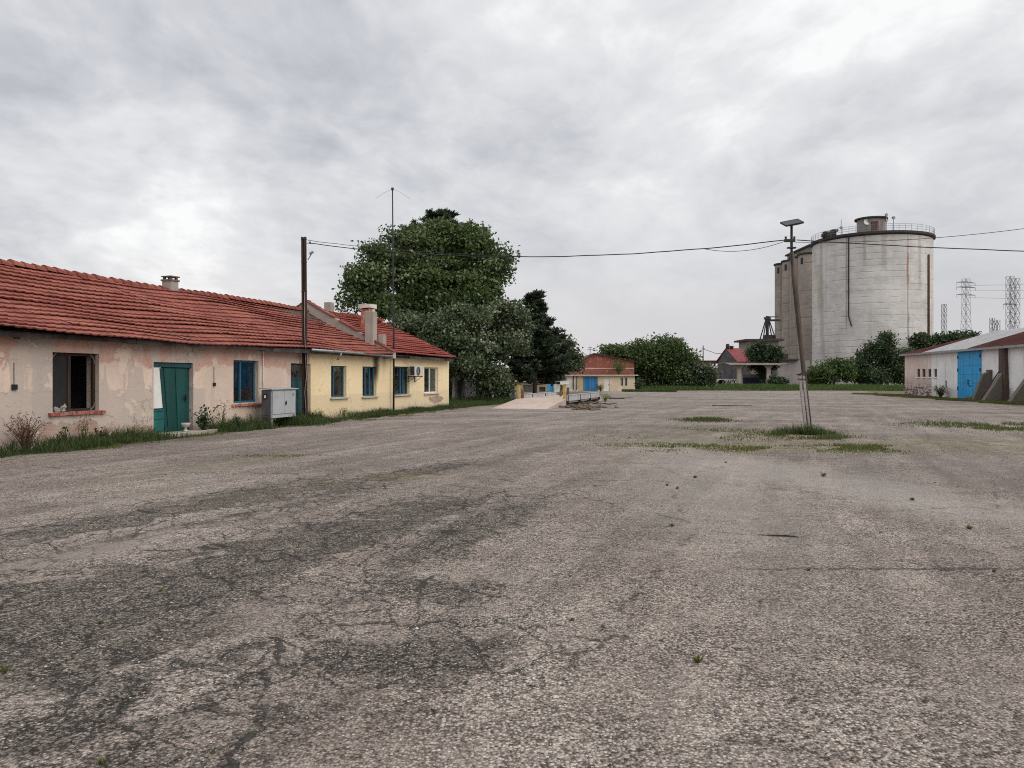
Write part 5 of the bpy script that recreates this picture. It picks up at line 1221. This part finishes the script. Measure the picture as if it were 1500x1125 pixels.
bl=[blob(x,y,Y,w,h,None,B) for x,y,Y,w,h in ((550,376,54,24,16),(524,434,53,19,14),(510,440,53,8,6),(546,412,53.5,30,24),(525,405,53.5,16,18),(588,400,55,36,42),(628,362,56,42,30),(600,350,56,18,12),(640,340,56.5,22,10),(682,366,57,36,30),(706,362,55.5,18,18),(722,394,55,22,20),(738,402,55.5,7,13),(716,424,55,26,22),(652,418,55.5,60,40),(560,446,53,24,13),(612,446,54,38,24),(690,446,54,46,26),(572,350,55,10,9),(730,378,55.5,14,12))]
tree('walnut_tree','huge spreading walnut tree with a broad dark crown, beyond the yellow gable end','tree',B,bl,.42,330,140,.46,.25,'walnut',101,fork=.28,twigs=150,gapf=1.7,gap=.06,shell=.62,flat=.55,core=(300,90))
B=Vector((X(664,51),51,0))
bl=[blob(x,y,Y,w,h,None,B) for x,y,Y,w,h in ((600,478,50.5,26,16),(636,480,50,34,20),(684,470,50,36,22),(690,520,49,44,28),(640,520,50,40,30),(730,508,51,26,36),(735,462,51,22,18),(760,490,53,16,28),(715,555,50,24,18),(585,470,51,12,10),(752,455,52,12,12),(655,500,49,26,16))]
tree('lower_tree','lower bushy grey green tree with pale leaves, spreading over the end of the yellow building','tree',B,bl,.24,280,120,.40,.22,'walnut2',102,fork=.3,twigs=110,gapf=1.8,gap=.03,shell=.6,core=(220,70),trunks=2,flat=.6)
# shade growth under it
B=Vector((X(690,54),54,0))
bl=[blob(x,y,Y,w,h,None,B) for x,y,Y,w,h in ((676,572,54,16,18),(700,566,55,20,24),(727,566,55,20,24),(660,560,56,14,24))]
tree('understory_bush','dark shaded bush standing under the walnut behind the wire fence','bush',B,bl,.09,330,40,.36,.22,'bush',103,fork=.2,twigs=30,shell=.3,gap=-.6)
# conifers
def conifer(name,label,base,h,r,seed,n_wh,shape,mat='pine',z0=.12,tip=.25,blank=0.):
    rng=np.random.default_rng(seed); rr=random.Random(seed); t=thing(name,label,'tree',base)
    tk=MB(); tk.tube([(0,0,-.1),(.1,0,h*.4),(0,.1,h*.8),(0,0,h)],[h*.022,h*.017,h*.008,.02],8)
    Cs=[]; Ts=[]
    for k in range(n_wh):
        q=z0+(1-z0)*k/n_wh; L=r*shape(q)
        for j in range(rr.randint(5,7)):
            if rr.random()<blank: continue
            z=min(h*.985,h*q+rr.uniform(-.8,.8)*h/n_wh)
            a=rr.uniform(0,2*math.pi); l=L*rr.uniform(.55,1.12); e=Vector((math.cos(a)*l,math.sin(a)*l,z+rr.uniform(.05,.22)*l)); s=Vector((0,0,z-.1*l))
            m=s.lerp(e,.55)+Vector((0,0,-.10*l)); tk.tube([s,m,e],[.07*h/14,.045*h/14,.015],5,False)
            n=int(5+l*5)
            for i in range(n):
                f=.35+.65*(i+1)/n; p=(s.lerp(m,f*2) if f<.5 else m.lerp(e,f*2-1))+Vector((rr.gauss(0,.16),rr.gauss(0,.16),rr.gauss(.08,.1)))*(.5+l*.25)
                Cs.append(p); Ts.append(rr.random())
    tk.build('trunk',M['bark'],t,True)
    Cs=np.array(Cs); per=30; d=rng.normal(size=(len(Cs),per,3)); d/=np.linalg.norm(d,axis=2)[...,None]; d[...,2]=np.abs(d[...,2])*.9+d[...,2]*.1
    ln=tip*rng.uniform(.6,1.2,(len(Cs),per,1)); A=Cs[:,None,:]+d*.03; E=Cs[:,None,:]+d*ln
    sd=np.cross(d,rng.normal(size=d.shape)); sd/=np.linalg.norm(sd,axis=2)[...,None]; w=.032*tip/.25
    V=np.stack([A-sd*w,A+sd*w,E+sd*w*.5,E-sd*w*.5],2).reshape(-1,3)
    np_mesh('crown',V,4,M[mat],t,np.repeat(np.clip(np.repeat(Ts,per)*.6+rng.uniform(0,.4,len(Cs)*per),0,1),4))
    return t
Yc=65.; conifer('spruce_tree','dark pointed conifer whose top rises above the crown of the walnut',Vector((X(648,Yc),Yc,0)),Z(310,Yc),6.0,201,44,lambda q:min((1-q)*3.5,.62)*1.0+.03,tip=.42)
Yc=62.; conifer('pine_tree','dark ragged pine with gaps in its crown, standing beyond the weighbridge',Vector((X(783,Yc),Yc,0)),Z(430,Yc),3.6,202,28,lambda q:(1.08-q)*1.08+.08*math.sin(q*21),tip=.38,z0=.17,blank=.28)
Yc=76.
B=Vector((X(822,Yc),Yc,0)); bl=[blob(x,y,Yc,w,h,None,B) for x,y,w,h in ((800,526,20,17),(824,516,18,19),(838,530,12,12),(808,541,20,8))]
tree('young_tree','loose mid green tree between the ragged pine and the red brick hall','tree',B,bl,.14,330,34,.38,.30,'walnut2',104,fork=.3,twigs=40,gap=-.15)
Yc=112.
for sd,px,blx,lab,mt in ((111,902,((895,520,22,12),(915,523,26,14),(905,540,26,18),(930,545,22,22)),'low rounded green tree just behind the gable end of the red brick hall','fargreen'),
                      (112,972,((945,515,26,18),(968,507,26,15),(990,520,26,20),(1010,535,18,18),(955,540,32,24),(990,548,30,20)),'broad green tree with the tallest crown of the far row','fargreen'),
                      (113,1022,((1010,553,15,14),(1028,549,15,11),(1034,559,12,8)),'low brownish green bush at the thin far pole, end of the far tree row','walnut2')):
    Yq=Yc+(4 if px<960 else 0)+(-1 if px>1000 else 0); B=Vector((X(px,Yq),Yq,0))
    tree('far_tree',lab,'tree',B,[blob(x,y,Yq,w,h,None,B) for x,y,w,h in blx],.22,330 if px<1000 else 120,60,.70,.36,mt,sd,'far trees beyond the yard',fork=.25,twigs=70,gapf=1.2,gap=.0,shell=.6,flat=.55,core=(150,50))
Yc=128.
for sd,px,blx,lab,mt,n in ((121,1222,((1212,549,24,14),(1236,542,16,13),(1196,555,12,9),(1224,535,9,8)),'low rounded bush at the foot of the huge silo by the leaning pole','bush',330),
                      (122,1290,((1258,541,16,16),(1292,516,18,20),(1316,538,24,22),(1285,550,40,14),(1300,497,11,9),(1272,526,14,16),(1328,522,10,10),(1278,508,8,8)),'tallest dark leafy tree before the huge silo','bush',620),
                      (123,1343,((1335,541,16,22),(1352,548,16,14)),'dark bush half hidden by the near corner of the warehouse','bush',220)):
    Yq=Yc+(px-1222)*.04; B=Vector((X(px,Yq),Yq,0))
    tree('silo_bush',lab,'bush',B,[blob(x,y,Yq,w,h,None,B) for x,y,w,h in blx],.2,int(n*.42),64,.62,.36,'fargreen' if px<1230 else mt,sd,'bushes at the foot of the silo',fork=.25,twigs=60,gapf=1.1,gap=-.02,shell=.6,core=(int(n*.25),50))
Yc=150.
for sd,px,blx,lab in ((131,1355,((1350,502,13,11),(1358,520,16,14)),'small tree against the right edge of the huge silo'),(132,1392,((1378,502,14,10),(1398,497,16,8),(1420,496,14,7),(1400,512,30,12)),'row like dark tree crown seen over the warehouse roof')):
    B=Vector((X(px,Yc),Yc,0))
    tree('roofline_tree',lab,'tree',B,[blob(x,y,Yc,w,h,None,B) for x,y,w,h in blx],.2,260,34,.6,.5,'bush',sd,'trees seen over the warehouse',fork=.4,twigs=30,gapf=.7,gap=-.3)
Yc=150.5
B=Vector((X(1119,148),147.2,0)); bl=[(dx,dy,z,rx,ry,rz) for dx,dy,z,rx,ry,rz in ((-1.5,0,6.2,2.0,1.2,1.6),(1.2,0,6.4,2.2,1.2,1.7),(0,0,7.4,1.8,1.0,1.0),(-.4,0,3.9,2.8,1.,1.0),(.9,0,2.3,1.9,.9,1.1))]
tree('round_tree','dark round tree growing up behind the canopy before the gatehouse','tree',B,bl,.16,300,36,.5,.42,'ivy',140,fork=.4,twigs=24,gapf=.8,gap=-.6)
B=GR(1137,563.); B=Vector((X(1136,141),141,0))
tree('canopy_bush','low dark bush at the right post of the concrete canopy','bush',B,[(0,0,1.0,1.1,.8,1.0),(1.2,.2,.8,.9,.8,.8)],.08,90,34,.34,.36,'bush',141,fork=.2,twigs=12)
# bushes hiding the far horizon between and behind
for sd,px,py,w,h,Yq,lab in ((151,870,558,40,8,124,'distant strip of green hedge behind the brick hall'),):
    B=Vector((X(px,Yq),Yq,0)); tree('far_hedge',lab,'hedge',B,[blob(px-40,py,Yq,30,10,3,B),blob(px,py,Yq,36,12,3,B),blob(px+45,py,Yq,36,12,3,B)],.1,220,34,.6,.45,'fargreen',sd,twigs=10,shell=.3,gap=-.7)
# far wood line closing the horizon
rng=np.random.default_rng(300); n=2600
ang_=rng.uniform(-.80,.80,n); dist=rng.uniform(330,420,n); hgt=4.0+2.6*np.sin(ang_*31)+1.8*np.sin(ang_*83+1)+1.4*np.sin(ang_*171)
C=np.stack([np.sin(ang_)*dist,np.cos(ang_)*dist,rng.random(n)**.8*np.maximum(hgt,1.5)],1)
C=(C[:,None,:]+rng.normal(size=(n,14,3))*np.array([2.4,2.4,1.0])).reshape(-1,3); C=C[C[:,2]>-.02]
V=leaf_quads(C,2.0,rng); o=np_mesh('far_wood',V,4,M['fargreen'],None,np.repeat(rng.random(len(C)),4)); stuff(o,'low far wood closing the horizon behind the silos and the warehouse','wood')

# ------------------------------------------------------------------ grass
def grass(name,label,xy,hfun,width,mat,seed,lean=.35,cat='grass',clump=1):
    rng=np.random.default_rng(seed); n=len(xy)
    h=hfun*rng.uniform(.45,1.2,n); a=rng.uniform(0,2*np.pi,n); ln=rng.normal(size=(n,2))*lean*h[:,None]
    wv=np.stack([np.cos(a),np.sin(a)],1)*(width*rng.uniform(.6,1.3,n))[:,None]*.5
    z0=np.zeros(n)-.01
    b0=np.column_stack([xy-wv,z0]); b1=np.column_stack([xy+wv,z0]); m1=np.column_stack([xy+ln*.35+wv*.8,h*.6]); m0=np.column_stack([xy+ln*.35-wv*.8,h*.6]); tp=np.column_stack([xy+ln,h])
    V=np.concatenate([np.stack([b0,b1,m1,m0],1).reshape(-1,3)]); k=len(V)
    V2=np.stack([m0,m1,tp,(m0+tp)/2],1).reshape(-1,3)
    t=np.clip(rng.beta(2,3,n)*.9+.15*noise3(np.column_stack([xy,z0]),.8,rng.uniform(0,6,6)),0,1); t4=np.repeat(t,4)
    o=np_mesh(name,np.concatenate([V,V2]),4,M[mat],None,np.concatenate([t4,t4]))
    return stuff(o,label,cat)
rng=np.random.default_rng(41)
def nz(xy,f,s): return noise3(np.column_stack([xy,np.zeros(len(xy))]),f,np.random.default_rng(s).uniform(0,6,6))
def bl_np(x,y): return np.column_stack([P0.x+D.x*x+N.x*y,P0.y+D.y*x+N.y*y])
n=34000; x=rng.uniform(-9,27.5,n); dens=rng.random(n)
front=np.interp(x,[-9,2,4.5,6,8,10,13,15,20,24,27],[1.35,1.30,1.15,.85,1.2,1.5,1.5,1.1,.95,1.0,.9])*(1+.14*np.sin(x*1.9)+.1*np.sin(x*4.7))
y=-rng.random(n)**.85*front; q=-y/front
xy=bl_np(x,y); h=np.interp(x,[-9,-2,1,2.2,4.5,5.4,7,9,12,14,17,19,22,27],[.30,.34,.30,.36,.26,.10,.30,.40,.34,.40,.24,.22,.20,.16])*(1-.6*q**2)*(1+.6*nz(xy,1.7,1))
keep=(dens<.55+.6*nz(xy,1.3,2))&~((x>D1[0]-.1)&(x<D1[1]+.2)&(y>-.75)); xy=xy[keep]; h=np.maximum(h[keep],.05)
grass('grass_strip','green grass growing along the foot of the row building',xy,h,.016,'grass',42,.4)
n=9000; x=rng.uniform(-9,27.5,n); fr=1.15+.35*np.sin(x*1.9)+.2*np.sin(x*4.7); y=-fr-np.abs(rng.normal(0,.28,n)); xy=bl_np(x,y); keep=nz(xy,1.6,8)>.0; xy=xy[keep]
grass('short_grass','short yellowish grass fringing the asphalt edge before the row building',xy,np.full(len(xy),.05),.014,'grassdry',43,.5)
# grass right of the row building, under the trees
n=15000; p=rng.random((n,2)); a_=BL(26.6,-.9); xy=np.column_stack([a_.x+p[:,0]*9-4,a_.y+p[:,1]*14-1.5])
w_r=(xy-np.array([w0.x,w0.y])); along=w_r@np.array([D.x,D.y]); acr=w_r@np.array([N.x,N.y]); bb=(xy-np.array([P0.x,P0.y])); bx=bb@np.array([D.x,D.y]); by=bb@np.array([N.x,N.y])
keep=(acr>.12)&((bx>26.9)|(by<-.05))&(by>-1.1)&(along>-.6)
xy=xy[keep]; grass('tree_grass','long grass under the walnut beside the weighbridge ramp',xy,.22+.30*np.clip(by[keep]/4,0,1)+.12*nz(xy,1,5),.024,'grass',44,.4)
# far verge
n=30000; xx=rng.uniform(3,62,n); yy=97+rng.random(n)**1.3*36+2.2*np.sin(xx*.35)+rng.normal(0,.5,n); xy=np.column_stack([xx,yy]); h=.32+.30*np.clip((yy-98)/10,0,1)+.22*nz(xy,.5,6); keep=~((xx>36)&(yy<84))&(nz(xy,.35,9)+(yy-97)/12>-.35)&~((xx>40)&(xx<54)&(yy>141))
xy=xy[keep]; grass('verge_grass','green grass verge across the far side of the yard',xy,np.maximum(h[keep],.1),.085,'grassfar',45,.35)
n=5000; xx=rng.uniform(13,19,n); yy=rng.uniform(88.5,91.4,n); xy=np.column_stack([xx,yy]); keep=nz(xy,.9,19)>-.1; grass('annex_grass','low grass at the foot of the cream annex',xy[keep],np.full(keep.sum(),.28),.06,'grassfar',46,.4)
# strip before the warehouse
n=16000; s=rng.uniform(-8,26,n); o_=.05+rng.random(n)**1.2*(2.5+.6*np.sin(s*.9)); xy=np.column_stack([W0.x+wdv.x*s-wnv.x*o_,W0.y+wdv.y*s-wnv.y*o_]); keep=(nz(xy,.9,11)>-.35)&~((s>SG0-.2)&(s<SG1-.5)&(o_<.5)); grass('warehouse_grass','yellowish green grass along the foot of the warehouse',xy[keep],(.10+.07*nz(xy[keep],.8,12)),.035,'grassdry',47,.5)
# patches on the asphalt
def patch(name,label,px,py,rx,ry,n,h,w,mat,seed,dens=.0,f=1.5):
    c=GR(px,py); r=np.random.default_rng(seed); d=r.normal(size=(n,2))*np.array([rx,ry])*.55; xy=np.array([c.x,c.y])+d; k=nz(xy,f,seed)>dens; xy=xy[k]; q=np.exp(-((d[k]/np.array([rx,ry]))**2).sum(1))
    o=grass(name,label,xy,np.maximum(h*(.3+.9*q)*(1+.4*nz(xy,2.2,seed+1)),.02),w,mat,seed); return o
patch('pole_grass','rich green tuft of grass round the foot of the leaning pole',1178,638,.80,.9,2200,.30,.016,'grass',51,-.25)
patch('pole_grass','green spur of grass running right from the foot of the leaning pole',1222,643,.95,.45,1000,.10,.014,'grassmix',52,-.2)
patch('pole_grass','paler grass mixed into the tuft at the leaning pole',1190,640,1.0,1.0,1100,.24,.016,'grassmix',64,-.1)
patch('moss_patch','flat yellow green mat of low weeds right of the leaning pole',1252,657,1.45,1.1,3000,.05,.018,'grassdry',53,-.1,2.4)
patch('moss_patch','brownish yellow mat of low weeds left of the leaning pole',1100,658,1.3,1.0,1600,.045,.018,'grassdry',54,.05,2.6)
patch('moss_patch','thin green mat of weeds, the farther left on the open yard',990,655,1.8,1.3,2000,.05,.018,'grassdry',55,.05,2.4)
patch('moss_patch','wide faint scatter of yellow weeds beyond the low mats',1060,637,3.4,3.6,3200,.05,.022,'grassdry',56,.1)
patch('moss_patch','isolated green tuft strip far out on the open yard',1034,616,1.0,1.0,1300,.15,.024,'grassmix',57,-.4)
patch('moss_patch','small brown yellow weed mat on the asphalt left of the middle',598,697,.42,.42,900,.03,.012,'grassdry',58,-.2)
patch('moss_patch','scattered weeds on the asphalt at the right edge before the warehouse',1440,624,2.6,2.8,2400,.12,.022,'grassmix',59,.05)
patch('moss_patch','yellowish mat at the right edge before the warehouse',1480,628,2.0,1.6,2200,.07,.022,'grassdry',60,-.2)
patch('moss_patch','thin yellowish weed line on the asphalt before the grey cabinet',430,668,2.6,.35,1100,.03,.013,'grassdry',61,.05)

patch('cabinet_grass','tall grass hiding the legs of the grey cabinet',414,623.5,1.0,.32,1500,.36,.016,'grass',62,-.9)
patch('cabinet_grass','green grass at the foot of the rail pole',452,618,.8,.4,900,.34,.016,'grass',63,-.9)
# weeds standing on their own
def weed(name,label,pos,h,spread,nst,leaf,mat,seed,cat='weed',grp=None,per=9):
    rr=random.Random(seed); rng=np.random.default_rng(seed); Cs=[]; st=MB()
    for i in range(nst):
        a=rr.uniform(0,6.28); r=rr.uniform(.1,1)*spread; hh=h*rr.uniform(.55,1.05); e=Vector((math.cos(a)*r,math.sin(a)*r,hh)); m=Vector((math.cos(a)*r*.35,math.sin(a)*r*.35,hh*.55))
        st.tube([(math.cos(a)*.02,math.sin(a)*.02,-.01),m+Vector((rr.gauss(0,.06*h),rr.gauss(0,.06*h),0)),e],[.0035*h/.4+.002,.002*h/.4+.0015,.001],4,False)
        for k in range(per):
            f=.25+.75*(k+1)/per; p=(Vector((0,0,0)).lerp(m,f*2) if f<.5 else m.lerp(e,f*2-1)); Cs.append(p+Vector((rr.gauss(0,leaf*.5),rr.gauss(0,leaf*.5),rr.gauss(0,leaf*.3))))
    V=leaf_quads(np.array(Cs),leaf,rng,.2,.42); nv=len(V); t=thing(name,label,cat,pos,rr.uniform(0,6),grp)
    st.tint=[.3]*len(st.v); st.build('stem',M[mat],t); np_mesh('leaves',V,4,M[mat],t,np.repeat(rng.random(nv//4),4)); return t
G1=[(838,909,'yellowish weed sprig alone on smooth pale asphalt nearest the yard centre',.03),(1021,970,'thin green weed sprig standing at the top of a dark seam',.055),(1206,698,'upright green weed below the tuft of the leaning pole',.16),(1420,775,'low green weed on the asphalt near the right edge',.06),(977,712,'dark little weed, left of a close pair in the middle of the yard',.09),(992,716,'dark little weed, right of a close pair in the middle of the yard',.08),(1018,700,'small weed just above the close pair in the middle of the yard',.10),(148,913,'yellow green weed in the dark worn asphalt at lower left',.035),(6,985,'bright yellow green weed at the left edge of the yard',.05),(150,1119,'green weed at the bottom edge, lower left',.035),(984,771,'tiny weed sprig below the close pair in the middle',.05),(1336,733,'faint dry weed on the pale streak at the right',.10),(1184,836,'yellow sprig along the long crack at the right',.035),(1456,838,'yellow sprig at the right end of the long crack',.035),(1063,678,'tiny weed left of the upright green weed',.07),(872,712,'tiny dark weed speck left of the close pair',.05),(236,866,'tiny sprig in the dark asphalt beyond the yellow green weed',.03),(312,1103,'tiny sprig at the crossing of cracks at the bottom',.02)]
for k,(px,py,lab,h_) in enumerate(G1):
    r=np.random.default_rng(400+k); n=46; h_*=.85 if py>760 else .5; a=r.uniform(0,6.28,n); rad=np.abs(r.normal(0,.30,n))*h_; tip=np.column_stack([np.cos(a)*(rad+h_*r.uniform(.05,.6,n)),np.sin(a)*(rad+h_*r.uniform(.05,.6,n)),h_*r.uniform(.2,1.0,n)])
    b0=np.column_stack([np.cos(a)*rad*.6,np.sin(a)*rad*.6,np.full(n,-.004)]); sd=np.column_stack([-np.sin(a),np.cos(a),np.zeros(n)])*(.0022+.045*h_); md=(b0+tip)/2+np.array([0,0,.12*h_])
    V=np.stack([b0,md+sd,tip,md-sd],1).reshape(-1,3); o=np_mesh('weed_sprig',V,4,M['weed'],None,np.repeat(r.random(n),4)); o.location=GR(px,py); tag(o,lab,'weed','weed sprigs in the asphalt')
weed('dry_shrub','reddish dry shrub against the pink wall below the broken window',BL(tb(38,.45),-.45),.85,.55,60,.05,'drystem',431,'shrub',None,14)
weed('leafy_shrub','dark leafy shrub beside the urn right of the broken teal door',BL(tb(299,.5),-.5),.78,.42,24,.12,'bush',432,'shrub',None,10)
for k,(px,h_,of,lab,mt) in enumerate(((122,.75,.35,'tall thin weed below the right end of the brick window sill','weed'),(328,.95,.45,'tallest weed at the wall below the blue window','weed'),(348,.5,.6,'short bushy weed under the blue window','bush'),(366,.55,.7,'weed left of the grey cabinet','weed'),(195,.4,.5,'weed midway between the broken window and the teal door','weed'),(470,.5,.6,'weed right of the rail pole before the yellow wall','weed'),(505,.45,.5,'weed under the first blue window of the yellow wall','weed'),(92,.5,.5,'leafy weed under the brick window sill','bush'),(150,.45,.6,'leafy weed just right of the brick sill','bush'))):
    weed('wall_weed',lab,BL(tb(px,of),-of),h_,h_*.35,12,.055 if mt=='weed' else .08,mt,440+k,'weed','weeds along the wall',8)
weed('dry_bush','grey round dry bush at the foot of the warehouse wall left of the blue gate',W0+wdv*ws(1389)-wnv*.6,1.0,.75,70,.10,'grassmix',460,'shrub',None,12)
weed('roof_sapling','thin green sapling growing before the gable of the red brick hall',Vector((X(906,94.4),94.4,Z(549.5,92)+.02)),1.9,1.6,40,.22,'fargreen',461,'sapling',None,10)
weed('gate_sapling','low green bush at the corner of the annex by its white door',Vector((X(880,91),91,0)),.9,.7,26,.16,'fargreen',462,'shrub',None,10)
weed('corner_shrub','dark shrub at the right corner of the cream annex',Vector((X(934,93),93,0)),1.6,1.2,46,.22,'bush',463,'shrub',None,10)
weed('ramp_weed','weeds growing out beside the steel side of the weighbridge',w0+D*13.5+N*-3.6,.55,.5,20,.10,'weed',464,'weed')
# loose chippings on the asphalt
rng=np.random.default_rng(77)
def chips(n,ylo,yhi,r0,r1,seed,thr):
    r=np.random.default_rng(seed); y=ylo+(yhi-ylo)*r.random(n)**1.6; x=r.uniform(-.75,.75,n)*y; xy=np.column_stack([x,y]); k=nz(xy,1.1,seed)+.5*nz(xy,3.1,seed+2)+r.normal(0,.35,n)>thr; xy=xy[k]; m=len(xy)
    s=r.uniform(r0,r1,m)*np.exp(r.normal(0,.3,m)); base=np.array([(1,0,0),(0,1,0),(-1,0,0),(0,-1,0),(0,0,.75),(0,0,-.5)],float)
    v=base[None]*s[:,None,None]*(1+r.normal(0,.25,(m,6,1))); a=r.uniform(0,6.28,m); ca,sa=np.cos(a),np.sin(a)
    w=v.copy(); w[...,0]=v[...,0]*ca[:,None]-v[...,1]*sa[:,None]; w[...,1]=v[...,0]*sa[:,None]+v[...,1]*ca[:,None]; w[...,:2]+=xy[:,None,:]; w[...,2]+=s[:,None]*.30
    F_=np.array([(0,1,4),(1,2,4),(2,3,4),(3,0,4),(1,0,5),(2,1,5),(3,2,5),(0,3,5)]); V=w[:,F_,:].reshape(-1,3)
    return V,np.repeat(r.random(m),24)
V1,t1=chips(26000,2.6,13,.0026,.0058,78,.15); V2,t2=chips(1500,2.8,20,.006,.012,79,.2)
g=NT('chippings'); t=g.attr('tint'); c=g.mix(g.ss(t,.0,.85),(.07,.062,.055),(.27,.24,.21)); c=g.mix(g.ss(t,.90,.93),c,(.52,.48,.44)); M['chips']=g.done(c,.9)
o=np_mesh('loose_chippings',np.concatenate([V1,V2]),3,M['chips'],None,np.concatenate([t1,t2])); stuff(o,'loose stone chippings scattered over the asphalt','gravel')

# ------------------------------------------------------------------ sky, sun, camera
world=bpy.data.worlds.new('World'); SC.world=world; world.use_nodes=True
nt=world.node_tree; nt.nodes.clear()
class WT(NT):
    def __init__(s): s.t=nt; s.out=nt.nodes.new('ShaderNodeOutputWorld'); s._co=None
g=WT(); dirv=g.nd('ShaderNodeTexCoord').outputs['Generated']; dx,dy,dz=g.sep(dirv)[:3]
SUN=Vector((.62,-.48,.62)).normalized(); el=math.asin(SUN.z); rot=math.atan2(SUN.x,SUN.y)
sky=g.nd('ShaderNodeTexSky'); sky.sky_type='NISHITA'; sky.sun_disc=False; sky.sun_elevation=el; sky.sun_rotation=rot; sky.air_density=1.4; sky.dust_density=4
zz=g.mt('ADD',g.mt('MAXIMUM',dz,0.0),.24)
pl=g.comb(g.mt('DIVIDE',dx,zz),g.mt('DIVIDE',dy,zz),0)
pr=g.map(pl,(1,.8,1),(0,0,R(-28)))
wv=g.vm('ADD',pr,g.vm('MULTIPLY',g.vm('SUBTRACT',g.noise(pr,.8,4,.6,0,1),(.5,.5,.5)),(.45,.45,0)))
big_=g.noise(wv,1.1,6,.56,.1); med=g.noise(wv,3.2,8,.60,.0); fin=g.noise(wv,9.0,7,.60,.0)
cl=g.mt('ADD',g.mt('MULTIPLY',big_,.55),g.mt('ADD',g.mt('MULTIPLY',med,.70),g.mt('MULTIPLY',fin,.26)))
lo=g.ss(dz,.02,.30)                                          # texture calms towards the horizon
left=g.ss(dx,.22,-.25)
cl=g.mt('ADD',.515,g.mt('MULTIPLY',g.mt('SUBTRACT',cl,.755),g.mt('MAXIMUM',lo,g.mt('MULTIPLY',left,.9))))
def lump(px,py,rad,amt):
    global cl
    v=Vector(((px-750)/F,1,-(py-HY)/F)).normalized()
    q=g.mt('MULTIPLY',g.ss(g.vm('DISTANCE',g.vm('ADD',dirv,g.vm('MULTIPLY',g.vm('SUBTRACT',g.noise(dirv,5,4,.6,0,1),(.5,.5,.5)),(.25,.25,.25))),tuple(v)),rad,rad*.1),amt)
    cl=g.mt('ADD',cl,q)
for a in ((1060,70,.40,.15),(1380,60,.32,.10),(960,290,.16,.06),(150,285,.20,.13),(290,300,.12,.10),(540,262,.08,.14),(330,370,.22,.12),(860,500,.10,.08),(60,30,.35,-.08),(330,150,.24,-.09),(600,120,.25,-.05),(420,235,.14,-.05),(1270,370,.38,-.11),(880,440,.13,-.05),(800,330,.16,-.03),(20,180,.16,-.05),(560,30,.18,-.03)): lump(*a)
f=g.ss(cl,.36,.70)
r_=g.nd('ShaderNodeValToRGB',{0:cl}); cr=r_.color_ramp; cr.elements[0].position=.30; cr.elements[0].color=(5.2,5.35,5.75,1); cr.elements[1].position=.76; cr.elements[1].color=(10.2,10.2,10.2,1)
e=cr.elements.new(.42); e.color=(6.3,6.42,6.8,1); e=cr.elements.new(.53); e.color=(7.5,7.55,7.8,1); e=cr.elements.new(.64); e.color=(8.5,8.5,8.65,1)
col=r_.outputs[0]
hor=g.ss(dz,.16,.0); col=g.mix(g.mt('MULTIPLY',hor,.55),col,(7.0,6.6,6.6))
zen=g.ss(dz,.46,.9,1.0,1.9); col=g.scale(col,zen)
col=g.mix(.93,sky.outputs[0],col)
bg=g.nd('ShaderNodeBackground',{0:col,1:.1}); nt.links.new(bg.outputs[0],g.out.inputs[0])
sl=bpy.data.lights.new('sun','SUN'); sl.energy=1.45; sl.angle=R(45); sl.color=(1,.955,.90); so=bpy.data.objects.new('sun',sl); COL.objects.link(so)
so.rotation_euler=(-SUN).to_track_quat('-Z','Y').to_euler(); so.location=(20,-20,40)
cd=bpy.data.cameras.new('camera'); co_=bpy.data.objects.new('camera',cd); COL.objects.link(co_)
cd.sensor_width=36; cd.lens=36*F/1500; cd.shift_y=(HY-562.5)/1500; cd.clip_end=3000; cd.clip_start=.05
co_.location=(0,0,HC); co_.rotation_euler=(R(90),0,0); SC.camera=co_
SC.view_settings.view_transform='Standard'; SC.view_settings.look='None'; SC.view_settings.exposure=0; SC.view_settings.gamma=1
SC.render.engine='CYCLES'
SC.cycles.use_denoising=False; SC.cycles.filter_width=1.05
SC.cycles.max_bounces=6; SC.cycles.transparent_max_bounces=12
